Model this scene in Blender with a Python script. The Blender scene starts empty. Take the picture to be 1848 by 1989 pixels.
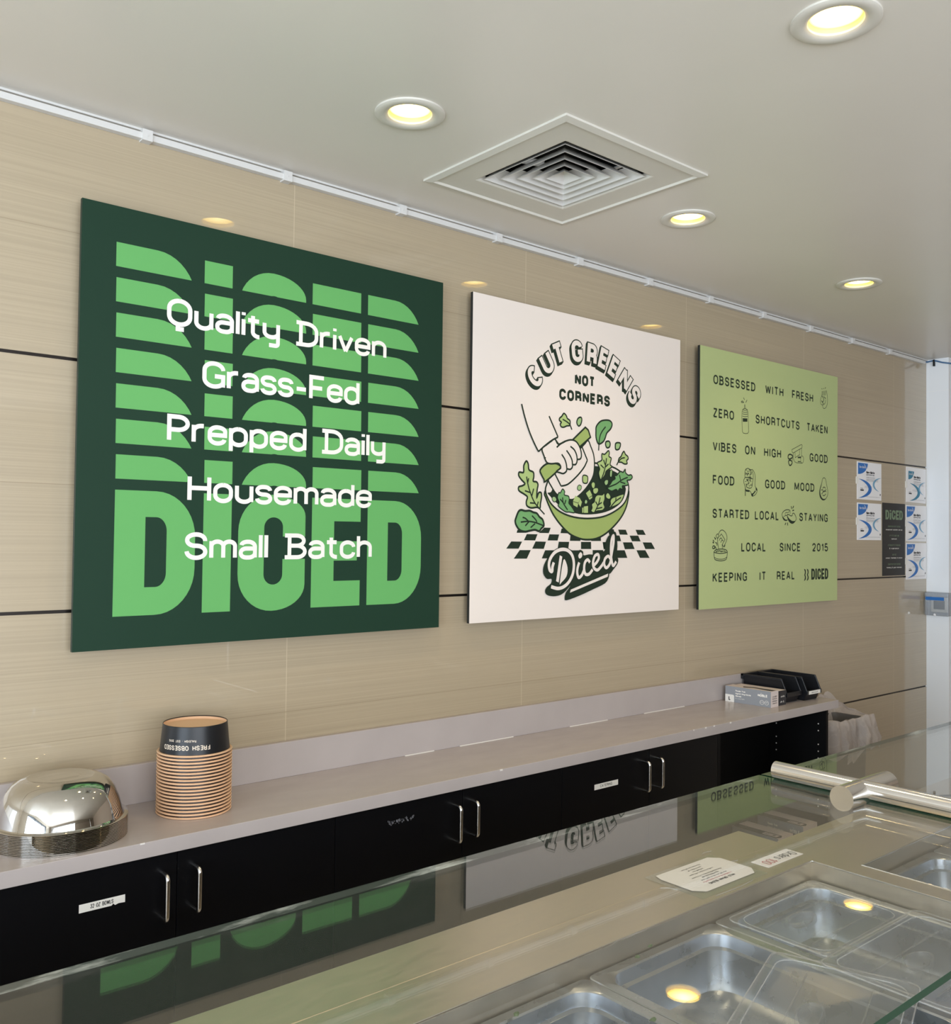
import bpy, bmesh, math, random
from mathutils import Vector, Matrix
from mathutils.geometry import tessellate_polygon
random.seed(7)
sc = bpy.context.scene
COL = sc.collection
PI = math.pi

# ------------------------------------------------------------------ camera
F_PX, YAW, PITCH, ROLL, DIST, EYE = 1812.392, 0.70606, 0.02582, 0.01196, 2.5905, 1.66
IW, IH = 1848.0, 1989.0
FW = Vector((math.sin(YAW)*math.cos(PITCH), math.cos(YAW)*math.cos(PITCH), math.sin(PITCH)))
_r = Vector((math.cos(YAW), -math.sin(YAW), 0)); _u = _r.cross(FW)
RT = _r*math.cos(ROLL) + _u*math.sin(ROLL)
UP = -_r*math.sin(ROLL) + _u*math.cos(ROLL)
EYEP = Vector((0, -DIST, EYE))
cam = bpy.data.cameras.new('camera'); camo = bpy.data.objects.new('camera', cam); COL.objects.link(camo)
camo.matrix_world = Matrix(((RT.x, UP.x, -FW.x, EYEP.x), (RT.y, UP.y, -FW.y, EYEP.y), (RT.z, UP.z, -FW.z, EYEP.z), (0, 0, 0, 1)))
cam.sensor_fit = 'HORIZONTAL'; cam.sensor_width = 36.0; cam.lens = F_PX/IW*36.0
cam.clip_start = 0.02; cam.clip_end = 100
sc.camera = camo

# ------------------------------------------------------------------ view + world + daylight
sc.view_settings.view_transform = 'Standard'; sc.view_settings.look = 'None'
sc.view_settings.exposure = 0.0; sc.view_settings.gamma = 1.0; sc.view_settings.use_curve_mapping = False
W = bpy.data.worlds.new('world'); sc.world = W; W.use_nodes = True
bg = W.node_tree.nodes['Background']; bg.inputs[0].default_value = (.62, .78, 1, 1); bg.inputs[1].default_value = 0.6

def area(name, loc, rot, sx, sy, power, colr):
    l = bpy.data.lights.new(name, 'AREA'); l.shape = 'RECTANGLE'; l.size = sx; l.size_y = sy
    l.energy = power; l.color = colr
    o = bpy.data.objects.new(name, l); COL.objects.link(o); o.location = loc; o.rotation_euler = rot
    return o
# daylight outside the shop windows: left wall window and the street front behind the camera
area('daylight_left', (-4.25, -3.4, 1.45), (0, -PI/2-.25, 0), 2.3, 4.6, 320, (.75, .87, 1.0))
area('daylight_front', (-.85, -7.25, 1.45), (PI/2+.3, 0, 0), 5.5, 2.3, 370, (.85, .915, 1.0))
DOWN_W = 15.0
DOWN_C = (1.0, .78, .50)

# ------------------------------------------------------------------ helpers
def lin(c):
    return tuple(((x/255)/12.92 if x/255 <= .04045 else ((x/255+.055)/1.055)**2.4) for x in c) + (1.0,)

def P(name, c, rough=.5, metal=0.0, spec=.5, coat=0.0, emit=None, es=0.0, trans=0.0, ior=1.45):
    m = bpy.data.materials.new(name); m.use_nodes = True
    b = m.node_tree.nodes['Principled BSDF']
    b.inputs['Base Color'].default_value = lin(c) if max(c) > 1.001 else tuple(c)+(1,)
    b.inputs['Roughness'].default_value = rough; b.inputs['Metallic'].default_value = metal
    b.inputs['Specular IOR Level'].default_value = spec; b.inputs['Coat Weight'].default_value = coat
    b.inputs['Coat Roughness'].default_value = .05
    b.inputs['Transmission Weight'].default_value = trans; b.inputs['IOR'].default_value = ior
    if emit: b.inputs['Emission Color'].default_value = tuple(emit)+(1,); b.inputs['Emission Strength'].default_value = es
    return m

def nodes(m): return m.node_tree.nodes, m.node_tree.links, m.node_tree.nodes['Principled BSDF']

def add_noise(m, scale=(1, 1, 1), sc_=5, lo=.9, hi=1.1, det=3, rough=None, bump=0.0, coord='Object'):
    """multiply the base colour by a noise band; optionally vary roughness and bump."""
    N, L, b = nodes(m)
    tc = N.new('ShaderNodeTexCoord'); mp = N.new('ShaderNodeMapping'); mp.inputs['Scale'].default_value = scale
    nz = N.new('ShaderNodeTexNoise'); nz.inputs['Scale'].default_value = sc_; nz.inputs['Detail'].default_value = det
    L.new(tc.outputs[coord], mp.inputs[0]); L.new(mp.outputs[0], nz.inputs['Vector'])
    mr = N.new('ShaderNodeMapRange'); mr.inputs['From Min'].default_value = .3; mr.inputs['From Max'].default_value = .7
    mr.inputs['To Min'].default_value = lo; mr.inputs['To Max'].default_value = hi
    L.new(nz.outputs['Fac'], mr.inputs['Value'])
    mx = N.new('ShaderNodeMix'); mx.data_type = 'RGBA'; mx.blend_type = 'MULTIPLY'; mx.inputs[0].default_value = 1
    mx.inputs[6].default_value = b.inputs['Base Color'].default_value
    L.new(mr.outputs[0], mx.inputs[7]); L.new(mx.outputs[2], b.inputs['Base Color'])
    if rough:
        r = N.new('ShaderNodeMapRange'); r.inputs['From Min'].default_value = .3; r.inputs['From Max'].default_value = .7
        r.inputs['To Min'].default_value, r.inputs['To Max'].default_value = rough
        L.new(nz.outputs['Fac'], r.inputs['Value']); L.new(r.outputs[0], b.inputs['Roughness'])
    if bump:
        bp = N.new('ShaderNodeBump'); bp.inputs['Strength'].default_value = bump; bp.inputs['Distance'].default_value = .002
        L.new(nz.outputs['Fac'], bp.inputs['Height']); L.new(bp.outputs[0], b.inputs['Normal'])
    return m

def sheet_glass(name, tint, f0=.05, haze=0.0, hazec=(.8, .8, .75), grough=0.0):
    """thin clear sheet: tinted see-through plus angle-dependent mirror reflection."""
    m = bpy.data.materials.new(name); m.use_nodes = True; N = m.node_tree.nodes; L = m.node_tree.links; N.clear()
    out = N.new('ShaderNodeOutputMaterial'); tr = N.new('ShaderNodeBsdfTransparent'); tr.inputs[0].default_value = tuple(tint)+(1,)
    gl = N.new('ShaderNodeBsdfGlossy'); gl.inputs['Roughness'].default_value = grough
    lw = N.new('ShaderNodeLayerWeight'); lw.inputs[0].default_value = .5
    pw = N.new('ShaderNodeMath'); pw.operation = 'POWER'; pw.inputs[1].default_value = 5
    mu = N.new('ShaderNodeMath'); mu.operation = 'MULTIPLY_ADD'; mu.inputs[1].default_value = 1-f0; mu.inputs[2].default_value = f0
    mx = N.new('ShaderNodeMixShader')
    L.new(lw.outputs['Facing'], pw.inputs[0]); L.new(pw.outputs[0], mu.inputs[0]); L.new(mu.outputs[0], mx.inputs[0])
    L.new(gl.outputs[0], mx.inputs[2])
    if haze:
        df = N.new('ShaderNodeBsdfDiffuse'); df.inputs[0].default_value = tuple(hazec)+(1,)
        hm = N.new('ShaderNodeMixShader'); hm.inputs[0].default_value = haze
        L.new(tr.outputs[0], hm.inputs[1]); L.new(df.outputs[0], hm.inputs[2]); L.new(hm.outputs[0], mx.inputs[1])
    else:
        L.new(tr.outputs[0], mx.inputs[1])
    L.new(mx.outputs[0], out.inputs[0])
    return m

class MB:
    """collects shapes; build() links them as one mesh object"""
    def __init__(s): s.v = []; s.f = []; s.mi = []
    def add(s, vs, fs, mi=0):
        n = len(s.v); s.v += [tuple(x) for x in vs]; s.f += [tuple(i+n for i in f) for f in fs]; s.mi += [mi]*len(fs)
    def box(s, x0, x1, y0, y1, z0, z1, mi=0, M=None):
        vs = [Vector((x, y, z)) for z in (z0, z1) for y in (y0, y1) for x in (x0, x1)]
        if M: vs = [M @ v for v in vs]
        s.add(vs, [(0, 2, 3, 1), (4, 5, 7, 6), (0, 1, 5, 4), (2, 6, 7, 3), (0, 4, 6, 2), (1, 3, 7, 5)], mi)
    def loops(s, lps, mi=0, cap0=False, cap1=False, closed=True):
        n = len(lps[0]); vs = [p for l in lps for p in l]; fs = []
        for k in range(len(lps)-1):
            for i in range(n if closed else n-1):
                j = (i+1) % n
                fs.append((k*n+i, k*n+j, (k+1)*n+j, (k+1)*n+i))
        if cap0: fs.append(tuple(reversed(range(n))))
        if cap1: fs.append(tuple((len(lps)-1)*n+i for i in range(n)))
        s.add(vs, fs, mi)
    def lathe(s, prof, c=(0, 0, 0), n=48, mi=0, cap0=False, cap1=False):
        s.loops([[(c[0]+r*math.cos(2*PI*i/n), c[1]+r*math.sin(2*PI*i/n), c[2]+z) for i in range(n)] for r, z in prof], mi, cap0, cap1)
    def tube(s, pts, r, n=12, mi=0, caps=True):
        pts = [Vector(p) for p in pts]; lps = []; ref = None
        for i, p in enumerate(pts):
            t = (pts[min(i+1, len(pts)-1)]-pts[max(i-1, 0)]).normalized()
            if ref is None: ref = t.orthogonal().normalized()
            ref = (ref - t*ref.dot(t)).normalized(); b = t.cross(ref)
            lps.append([p + (ref*math.cos(2*PI*k/n)+b*math.sin(2*PI*k/n))*r for k in range(n)])
        s.loops(lps, mi, caps, caps)
    def build(s, name, mats, parent=None, smooth=None, bevel=0):
        me = bpy.data.meshes.new(name)
        off = ROOT.get(parent.name, Vector()) if parent else Vector()
        me.from_pydata([Vector(v)-off for v in s.v], [], s.f)
        for m in (mats if isinstance(mats, (list, tuple)) else [mats]): me.materials.append(m)
        for p_, mi in zip(me.polygons, s.mi): p_.material_index = mi
        bm = bmesh.new(); bm.from_mesh(me)
        if smooth != 'flat': bmesh.ops.recalc_face_normals(bm, faces=bm.faces)
        bm.to_mesh(me); bm.free()
        if smooth and smooth != 'flat':
            for p_ in me.polygons: p_.use_smooth = True
            me.set_sharp_from_angle(angle=math.radians(smooth))
        o = bpy.data.objects.new(name, me); COL.objects.link(o)
        if bevel:
            md = o.modifiers.new('bevel', 'BEVEL'); md.width = bevel; md.segments = 2; md.limit_method = 'ANGLE'
        if parent: o.parent = parent; ROOT[o.name] = off
        return o
ROOT = {}

def thing(name, label, cat, loc=(0, 0, 0), group=None):
    o = bpy.data.objects.new(name, None); COL.objects.link(o); o.location = loc; o.empty_display_size = .05
    o['label'] = label; o['category'] = cat
    if group: o['group'] = group
    ROOT[o.name] = Vector(loc)
    return o
def tag(o, label, cat, group=None):
    o['label'] = label; o['category'] = cat
    if group: o['group'] = group
    return o
def struct(o): o['kind'] = 'structure'; return o
def dup(root, loc, label, group):
    r = root.copy(); COL.objects.link(r); r.location = loc; r['label'] = label; r['group'] = group
    for ch in list(root.children):
        c = ch.copy(); COL.objects.link(c); c.parent = r
        for g in list(ch.children):
            d = g.copy(); COL.objects.link(d); d.parent = c
    return r

# ---- photo tracing: a pixel of the photograph meets a plane of the place
def at(px, py, axis, val):
    d = FW + RT*((px-IW/2)/F_PX) - UP*((py-IH/2)/F_PX)
    t = (val-EYEP[axis])/d[axis]
    return EYEP + d*t

# ---- flat print on a surface
class Art:
    """flat printed shapes on a plane: o + u*U + v*V, lifted by a hair per layer"""
    STEP = .00018
    def __init__(s, o, U, V):
        s.cnt = 0; s.o = Vector(o); s.U = Vector(U); s.V = Vector(V); s.N = s.U.cross(s.V); s.mb = MB()
    def p3(s, u, v, l): return s.o + s.U*u + s.V*v + s.N*(s.STEP*l)
    def bump(s, l):
        s.cnt = (s.cnt+1) % 24
        return l+s.cnt*.03
    def poly(s, pts, mi=0, l=1, holes=()):
        l = s.bump(l)
        lo = [[Vector((a, b, 0)) for a, b in pts]] + [[Vector((a, b, 0)) for a, b in h] for h in holes]
        fl = [q for x in lo for q in x]
        tr = tessellate_polygon(lo); fs = []
        for t in tr:
            a, b, c = (fl[i] for i in t)
            cr = (b.x-a.x)*(c.y-a.y)-(b.y-a.y)*(c.x-a.x)
            if abs(cr) < 1e-14: continue
            fs.append(tuple(t) if cr > 0 else (t[0], t[2], t[1]))
        s.mb.add([s.p3(q.x, q.y, l) for q in fl], fs, mi)
    def stroke(s, pts, w, mi=0, l=1, closed=False, taper=False):
        if not closed and len(pts) > 2:
            for i in range(1, len(pts)-1):
                a = Vector(pts[i])-Vector(pts[i-1]); c = Vector(pts[i+1])-Vector(pts[i])
                if a.length > 1e-7 and c.length > 1e-7 and a.normalized().dot(c.normalized()) < -.35:
                    s.stroke(pts[:i+1], w, mi, l, False, taper); s.stroke(pts[i:], w, mi, l, False, taper); return
        l = s.bump(l); pts = [Vector(p) for p in pts]
        q = [pts[0]]
        for a in pts[1:]:
            if (a-q[-1]).length > 1e-7: q.append(a)
        if closed and (q[0]-q[-1]).length < 1e-7: q.pop()
        n = len(q)
        if n < 2: return
        L_, R_ = [], []
        for i in range(n):
            a = q[i-1] if (i > 0 or closed) else None
            c = q[(i+1) % n] if (i < n-1 or closed) else None
            d1 = (q[i]-a).normalized() if a is not None else None
            d2 = (c-q[i]).normalized() if c is not None else None
            if d1 is None: d1 = d2
            if d2 is None: d2 = d1
            n1 = Vector((-d1.y, d1.x)); n2 = Vector((-d2.y, d2.x)); m = n1+n2
            m = m.normalized() if m.length > 1e-6 else n1
            k = 1/max(m.dot(n1), .45)
            ww = w*.5*(1 if not taper else (.35+.65*math.sin(PI*min(1, max(0, i/(n-1))))))
            L_.append(q[i]+m*ww*k); R_.append(q[i]-m*ww*k)
        vs = [s.p3(x.x, x.y, l+i*.0008) for i, x in enumerate(L_)] + [s.p3(x.x, x.y, l+i*.0008) for i, x in enumerate(R_)]
        fs = [(n+i, n+(i+1) % n, (i+1) % n, i) for i in range(n if closed else n-1)]
        s.mb.add(vs, fs, mi)
    def build(s, name, mats, parent): return s.mb.build(name, mats, parent, smooth='flat')

def fillet(path, closed=False, seg=7):
    """(x, y[, r]) corner points -> polyline with rounded corners"""
    n = len(path); out = []
    for i, p in enumerate(path):
        r = p[2] if len(p) > 2 else 0
        c = Vector(p[:2])
        if r <= 0 or (not closed and i in (0, n-1)): out.append(tuple(c)); continue
        a = Vector(path[i-1][:2]); b = Vector(path[(i+1) % n][:2])
        da = a-c; db = b-c
        ra = min(r, da.length*(1 if (not closed and i-1 == 0) else .5)); rb = min(r, db.length*(1 if (not closed and i+1 == n-1) else .5))
        s_ = c+da.normalized()*ra; e_ = c+db.normalized()*rb
        k = .5523
        c1 = s_+(c-s_)*k; c2 = e_+(c-e_)*k
        for j in range(seg+1):
            t = j/seg
            out.append(tuple(s_*(1-t)**3+c1*3*t*(1-t)**2+c2*3*t*t*(1-t)+e_*t**3))
    return out
def smooth(pts, closed=True, n=5):
    """Catmull-Rom through traced points"""
    m = len(pts); out = []
    g = (lambda i: Vector(pts[i % m])) if closed else (lambda i: Vector(pts[min(max(i, 0), m-1)]))
    for i in range(m if closed else m-1):
        a, b, c, d = g(i-1), g(i), g(i+1), g(i+2)
        for j in range(n):
            t = j/n
            out.append(tuple(.5*((2*b)+(c-a)*t+(2*a-5*b+4*c-d)*t*t+(3*b-a-3*c+d)*t**3)))
    if not closed: out.append(tuple(pts[-1]))
    return out

# ------------------------------------------------------------------ stroke alphabet (centre lines; cap height 1)
R_ = .30
def G(w, *paths): return (w, paths)
def O_(w, y0, y1, r): return [(w/2, y1), (w, y1, r), (w, y0, r), (0, y0, r), (0, y1, r), (w/2, y1)]
GL = {
 ' ': G(.42),
 'A': G(.62, [(0, 0), (.31, 1), (.62, 0)], [(.11, .3), (.51, .3)]),
 'B': G(.56, [(0, 0), (0, 1), (.52, 1, .25), (.52, .53, .25), (0, .53)], [(.2, .53), (.56, .53, .27), (.56, 0, .27), (0, 0)]),
 'C': G(.6, [(.6, .70), (.6, 1, .32), (0, 1, .32), (0, 0, .32), (.6, 0, .32), (.6, .30)]),
 'D': G(.58, [(0, 0), (0, 1), (.58, 1, .36), (.58, 0, .36), (0, 0)]),
 'E': G(.5, [(.5, 1), (0, 1), (0, 0), (.5, 0)], [(0, .52), (.45, .52)]),
 'F': G(.48, [(.48, 1), (0, 1), (0, 0)], [(0, .5), (.42, .5)]),
 'G': G(.6, [(.6, .72), (.6, 1, .32), (0, 1, .32), (0, 0, .32), (.6, 0, .32), (.6, .45), (.33, .45)], [(.6, .3), (.6, 0)]),
 'H': G(.58, [(0, 0), (0, 1)], [(.58, 0), (.58, 1)], [(0, .52), (.58, .52)]),
 'I': G(0, [(0, 0), (0, 1)]),
 'J': G(.42, [(.42, 1), (.42, 0, .25), (0, 0, .25), (0, .3)]),
 'K': G(.58, [(0, 0), (0, 1)], [(.55, 1), (.02, .42)], [(.2, .6), (.58, 0)]),
 'L': G(.46, [(0, 1), (0, 0), (.46, 0)]),
 'M': G(.72, [(0, 0), (0, 1), (.36, .1), (.72, 1), (.72, 0)]),
 'N': G(.6, [(0, 0), (0, 1), (.6, 0), (.6, 1)]),
 'O': G(.62, O_(.62, 0, 1, .36)),
 'P': G(.54, [(0, 0), (0, 1), (.54, 1, .28), (.54, .45, .28), (0, .45)]),
 'Q': G(.62, O_(.62, 0, 1, .36), [(.26, 0), (.26, -.2), (.44, -.2)]),
 'R': G(.56, [(0, 0), (0, 1), (.54, 1, .28), (.54, .47, .28), (0, .47)], [(.26, .47), (.56, .47, .14), (.56, 0)]),
 'S': G(.56, [(.55, .72), (.55, 1, .26), (.01, 1, .26), (.01, .53, .22), (.56, .5, .24), (.56, 0, .28), (0, 0, .28), (0, .28)]),
 'T': G(.56, [(0, 1), (.56, 1)], [(.28, 1), (.28, 0)]),
 'U': G(.58, [(0, 1), (0, 0, .32), (.58, 0, .32), (.58, 1)]),
 'V': G(.6, [(0, 1), (.3, 0), (.6, 1)]),
 'W': G(.84, [(0, 1), (.2, 0), (.42, .92), (.64, 0), (.84, 1)]),
 'X': G(.58, [(0, 0), (.58, 1)], [(0, 1), (.58, 0)]),
 'Y': G(.58, [(0, 1), (.29, .45), (.58, 1)], [(.29, .47), (.29, 0)]),
 'Z': G(.54, [(0, 1), (.54, 1), (0, 0), (.54, 0)]),
 '0': G(.54, O_(.54, 0, 1, .30)),
 '1': G(.22, [(0, .72), (.22, 1), (.22, 0)]),
 '2': G(.52, [(0, .72), (0, 1, .27), (.52, 1, .27), (.52, .52, .2), (0, 0), (.52, 0)]),
 '3': G(.52, [(0, 1), (.5, 1), (.2, .58), (.52, .58, .28), (.52, 0, .28), (0, 0, .28), (0, .25)]),
 '5': G(.52, [(.48, 1), (.05, 1), (.02, .55), (.52, .62, .26), (.52, 0, .26), (0, 0, .26), (0, .22)]),
 'a': G(.46, [(.02, .55), (.02, .70, .2), (.46, .70, .22), (.46, 0)], [(.46, .4), (0, .4, .18), (0, 0, .18), (.46, 0, .2), (.46, .2)]),
 'b': G(.48, [(0, 1), (0, 0)], O_(.48, 0, .70, .25)),
 'c': G(.46, [(.46, .48), (.46, .70, .25), (0, .70, .25), (0, 0, .25), (.46, 0, .25), (.46, .22)]),
 'd': G(.48, [(.48, 1), (.48, 0)], O_(.48, 0, .70, .25)),
 'e': G(.48, [(0, .36), (.48, .36), (.48, .70, .25), (0, .70, .25), (0, 0, .25), (.46, 0, .25), (.46, .18)]),
 'f': G(.34, [(.34, 1), (.12, 1, .14), (.12, 0)], [(0, .70), (.34, .70)]),
 'g': G(.48, O_(.48, 0, .70, .25), [(.48, .70), (.48, -.27, .2), (.05, -.27)]),
 'h': G(.46, [(0, 1), (0, 0)], [(0, .45), (0, .70, .24), (.46, .70, .24), (.46, 0)]),
 'i': G(0, [(0, .70), (0, 0)], [(0, 1.01), (0, .88)]),
 'k': G(.44, [(0, 1), (0, 0)], [(.42, .70), (.02, .28)], [(.14, .4), (.44, 0)]),
 'l': G(0, [(0, 1), (0, 0)]),
 'm': G(.74, [(0, .72), (0, 0)], [(0, .45), (0, .70, .2), (.37, .70, .2), (.37, 0)], [(.37, .45), (.37, .70, .2), (.74, .70, .2), (.74, 0)]),
 'n': G(.46, [(0, .72), (0, 0)], [(0, .45), (0, .70, .24), (.46, .70, .24), (.46, 0)]),
 'o': G(.48, O_(.48, 0, .70, .26)),
 'p': G(.48, [(0, .72), (0, -.28)], O_(.48, 0, .70, .25)),
 'r': G(.3, [(0, .72), (0, 0)], [(0, .42), (0, .70, .24), (.3, .70)]),
 's': G(.42, [(.42, .54), (.42, .70, .18), (0, .70, .18), (0, .37, .17), (.43, .35, .17), (.43, 0, .2), (0, 0, .2), (0, .17)]),
 't': G(.32, [(.12, .92), (.12, 0, .2), (.34, 0)], [(-.04, .70), (.32, .70)]),
 'u': G(.46, [(0, .70), (0, 0, .24), (.46, 0, .24), (.46, .25)], [(.46, .70), (.46, 0)]),
 'v': G(.46, [(0, .70), (.23, 0), (.46, .70)]),
 'w': G(.68, [(0, .70), (.17, 0), (.34, .62), (.51, 0), (.68, .70)]),
 'x': G(.44, [(0, 0), (.44, .70)], [(0, .70), (.44, 0)]),
 'y': G(.46, [(0, .70), (0, .1, .22), (.46, .1, .22), (.46, .3)], [(.46, .70), (.46, -.27, .1), (.16, -.27)]),
 'z': G(.42, [(0, .70), (.42, .70), (0, 0), (.42, 0)]),
 '-': G(.34, [(0, .36), (.34, .36)]),
 '.': G(0, [(0, .06), (0, -.04)]), ',': G(0.04, [(.04, .06), (0, -.12)]),
 '&': G(.6, [(.6, 0), (.1, .72, .12), (.12, 1, .18), (.46, 1, .18), (.46, .66, .2), (0, .4, .2), (0, 0, .2), (.42, 0, .25), (.58, .42)]),
 '+': G(.2, [(0, .4), (.2, .4)], [(.1, .3), (.1, .5)]), "'": G(0, [(0, 1), (0, .8)]), '*': G(.2, [(0, .8), (.2, .9)], [(0, .9), (.2, .8)]),
 '<': G(.56, [(-.16, 1), (.56, 1, .36), (.56, 0, .36), (-.16, 0)], [(0, 0), (0, 1)]),                      # D with left slabs
 '>': G(.54, [(-.16, 1), (.50, 1, .25), (.50, .53, .25), (0, .53)], [(.2, .53), (.54, .53, .27), (.54, 0, .27), (-.16, 0)], [(0, 0), (0, 1)]),  # B with left slabs
}
def text_width(s, gap): return sum(GL[c][0] for c in s) + gap*(len(s)-1)
def text(art, s, u, v, h, wt, width=None, mi=0, l=1, gap=.3, align='l', ix=None):
    """centre-line text; u, v = left end of the base line, h = cap height (outside), wt = stroke weight"""
    ch = h-wt; nat = text_width(s, gap)
    kx = ch if width is None else (width-wt)/nat
    tw = nat*kx+wt
    if align == 'c': u -= tw/2
    if align == 'r': u -= tw
    x = u+wt/2; y = v+wt/2
    for c in s:
        w, paths = GL[c]
        for p in paths:
            q = fillet(p)
            art.stroke([(x+a*kx, y+b*ch) for a, b in q], wt, mi, l)
        x += (w+gap)*kx
def micro(art, u, v, width, h, mi=0, l=1, gapw=.18, align='c'):
    """a line of print too small to read"""
    if align == 'c': u -= width/2
    x = u
    while x < u+width:
        w = h*random.uniform(.25, .6); hh = h*random.choice((.65, .7, .7, 1))
        art.stroke([(x, v), (x, v+hh)], h*.2, mi, l)
        art.stroke([(x, v+hh*.5*random.random()*2), (x+w, v+hh*random.random())], h*.16, mi, l)
        x += w+h*.22
        if random.random() < gapw: x += h*.4

# ------------------------------------------------------------------ materials
M = {}
M['ceiling'] = add_noise(P('ceiling_paint', (226, 221, 212), .30, spec=.35), (1, 1, 1), 1.2, .975, 1.025, bump=.05)
M['white_paint'] = P('white_metal_paint', (214, 212, 208), .4)
M['trim_white'] = P('lamp_trim_white', (214, 210, 200), .4)
M['black_lam'] = P('black_laminate', (14, 14, 16), .28, spec=.18)
M['black_in'] = P('black_cabinet_interior', (12, 12, 13), .6, spec=.2)
M['worktop'] = add_noise(P('grey_laminate', (180, 170, 166), .22, spec=.45), (1.2, 3, 1), 5, .965, 1.03, 4, rough=(.2, .26))
M['steel'] = add_noise(P('brushed_steel', (206, 194, 176), .25, metal=1), (2, 9, 2), 9, .95, 1.03, 5, rough=(.33, .41))
M['pan_steel'] = add_noise(P('pan_steel', (176, 182, 190), .2, metal=1), (3, 3, 3), 6, .9, 1.05, 4, rough=(.24, .34))
M['tube_steel'] = P('satin_steel_tube', (215, 212, 208), .15, metal=1)
M['bowl_steel'] = P('polished_steel', (205, 202, 196), .045, metal=1)
M['handle'] = P('satin_nickel', (225, 222, 218), .16, metal=1)
M['kraft'] = P('kraft_paper', (226, 184, 146), .65)
M['cup_black'] = P('black_printed_card', (22, 23, 26), .38)
M['cream'] = P('cream_print', (226, 210, 190), .6)
M['paper'] = P('white_paper', (244, 241, 240), .7)
M['ink'] = P('black_ink', (28, 28, 30), .6)
M['red'] = P('red_ink', (190, 40, 50), .6)
M['d_green'] = P('dark_green_print', (33, 58, 44), .5, spec=.15)
M['l_green'] = P('light_green_print', (104, 172, 100), .5, spec=.15)
M['s_white'] = P('sign_white', (240, 236, 228), .5, spec=.3)
M['w_panel'] = P('white_sign_face', (238, 226, 216), .5, spec=.3)
M['sage'] = P('sage_sign_face', (182, 194, 136), .42, spec=.3)
M['a_dark'] = P('dark_artwork_ink', (36, 50, 38), .5, spec=.3)
M['a_sage'] = P('sage_artwork', (160, 178, 104), .5, spec=.3)
M['a_pale'] = P('pale_leaf_artwork', (176, 196, 128), .5, spec=.3)
M['a_leaf'] = P('leaf_green_artwork', (118, 168, 108), .5, spec=.3)
M['a_mid'] = P('mid_green_artwork', (160, 190, 132), .5, spec=.3)
M['board_edge'] = P('dark_board_edge', (30, 33, 32), .6)
M['green_edge'] = P('green_board_edge', (26, 46, 36), .5)
M['blue'] = P('blue_print', (40, 112, 188), .5)
M['pale_blue'] = P('pale_blue_print', (120, 170, 200), .5)
M['teal'] = P('teal_print', (44, 126, 156), .5)
M['grey_ink'] = P('grey_ink', (120, 120, 125), .6)
M['grey_green'] = P('grey_green_print', (120, 140, 112), .6)
M['poster_black'] = P('black_poster', (26, 27, 27), .45)
M['box_grey'] = P('grey_carton', (150, 153, 158), .5)
M['box_dark'] = P('dark_carton', (48, 48, 52), .5)
M['box_white'] = P('carton_white', (222, 208, 202), .55)
M['bin_black'] = P('black_plastic', (24, 25, 29), .38)
M['can_grey'] = P('grey_plastic', (110, 106, 102), .5)
M['glass'] = sheet_glass('clear_glass', (.975, .98, .965), .045, .02, (.75, .77, .68))
M['glass_edge'] = P('green_glass_edge', (9, 46, 30), .15, spec=.3)
def worn():
    m = P('worn_glass_edge', (58, 64, 54), .3); N, L, b = nodes(m)
    tc = N.new('ShaderNodeTexCoord'); mp = N.new('ShaderNodeMapping'); mp.inputs['Scale'].default_value = (1, 1, 9)
    nz = N.new('ShaderNodeTexNoise'); nz.inputs['Scale'].default_value = 17; nz.inputs['Detail'].default_value = 6; nz.inputs['Roughness'].default_value = .65
    L.new(tc.outputs['Object'], mp.inputs[0]); L.new(mp.outputs[0], nz.inputs['Vector'])
    cr = N.new('ShaderNodeValToRGB'); L.new(nz.outputs['Fac'], cr.inputs[0])
    cr.color_ramp.elements[0].position = .50; cr.color_ramp.elements[0].color = lin((44, 50, 42)); cr.color_ramp.elements[1].position = .68; cr.color_ramp.elements[1].color = lin((168, 168, 158))
    L.new(cr.outputs[0], b.inputs['Base Color']); return m
M['worn_edge'] = worn()
M['poly'] = sheet_glass('clear_plastic', (.93, .94, .95), .035, .04, (.85, .88, .92), .16)
M['poly_edge'] = sheet_glass('clear_plastic_edge', (.94, .95, .96), .10, .2, (.9, .92, .95), .05)
M['lam'] = sheet_glass('laminate_film', (.92, .93, .90), .05, .08, (.8, .8, .74), .15)
M['acrylic'] = sheet_glass('clear_acrylic', (.78, .80, .82), .05, .25, (.60, .62, .65), .1)
M['floor'] = add_noise(P('floor_tile', (205, 198, 188), .4), (1, 1, 1), 3, .9, 1.08)
M['room'] = P('room_wall_paint', (222, 216, 206), .6)
M['far_wall'] = P('far_wall_paint', (206, 186, 166), .6)
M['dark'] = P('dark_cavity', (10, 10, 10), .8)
M['groove'] = P('dark_metal_reveal', (44, 38, 34), .35, metal=.6)
M['cable'] = P('blue_cable', (70, 110, 150), .45)
M['tie'] = P('black_cable_tie', (14, 14, 14), .5)
M['caulk'] = P('white_caulk', (225, 220, 212), .5)
M['herb'] = P('herb_green', (66, 88, 44), .6)
M['plastic_green'] = P('green_plastic', (20, 110, 70), .3)
M['lens'] = None

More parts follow.
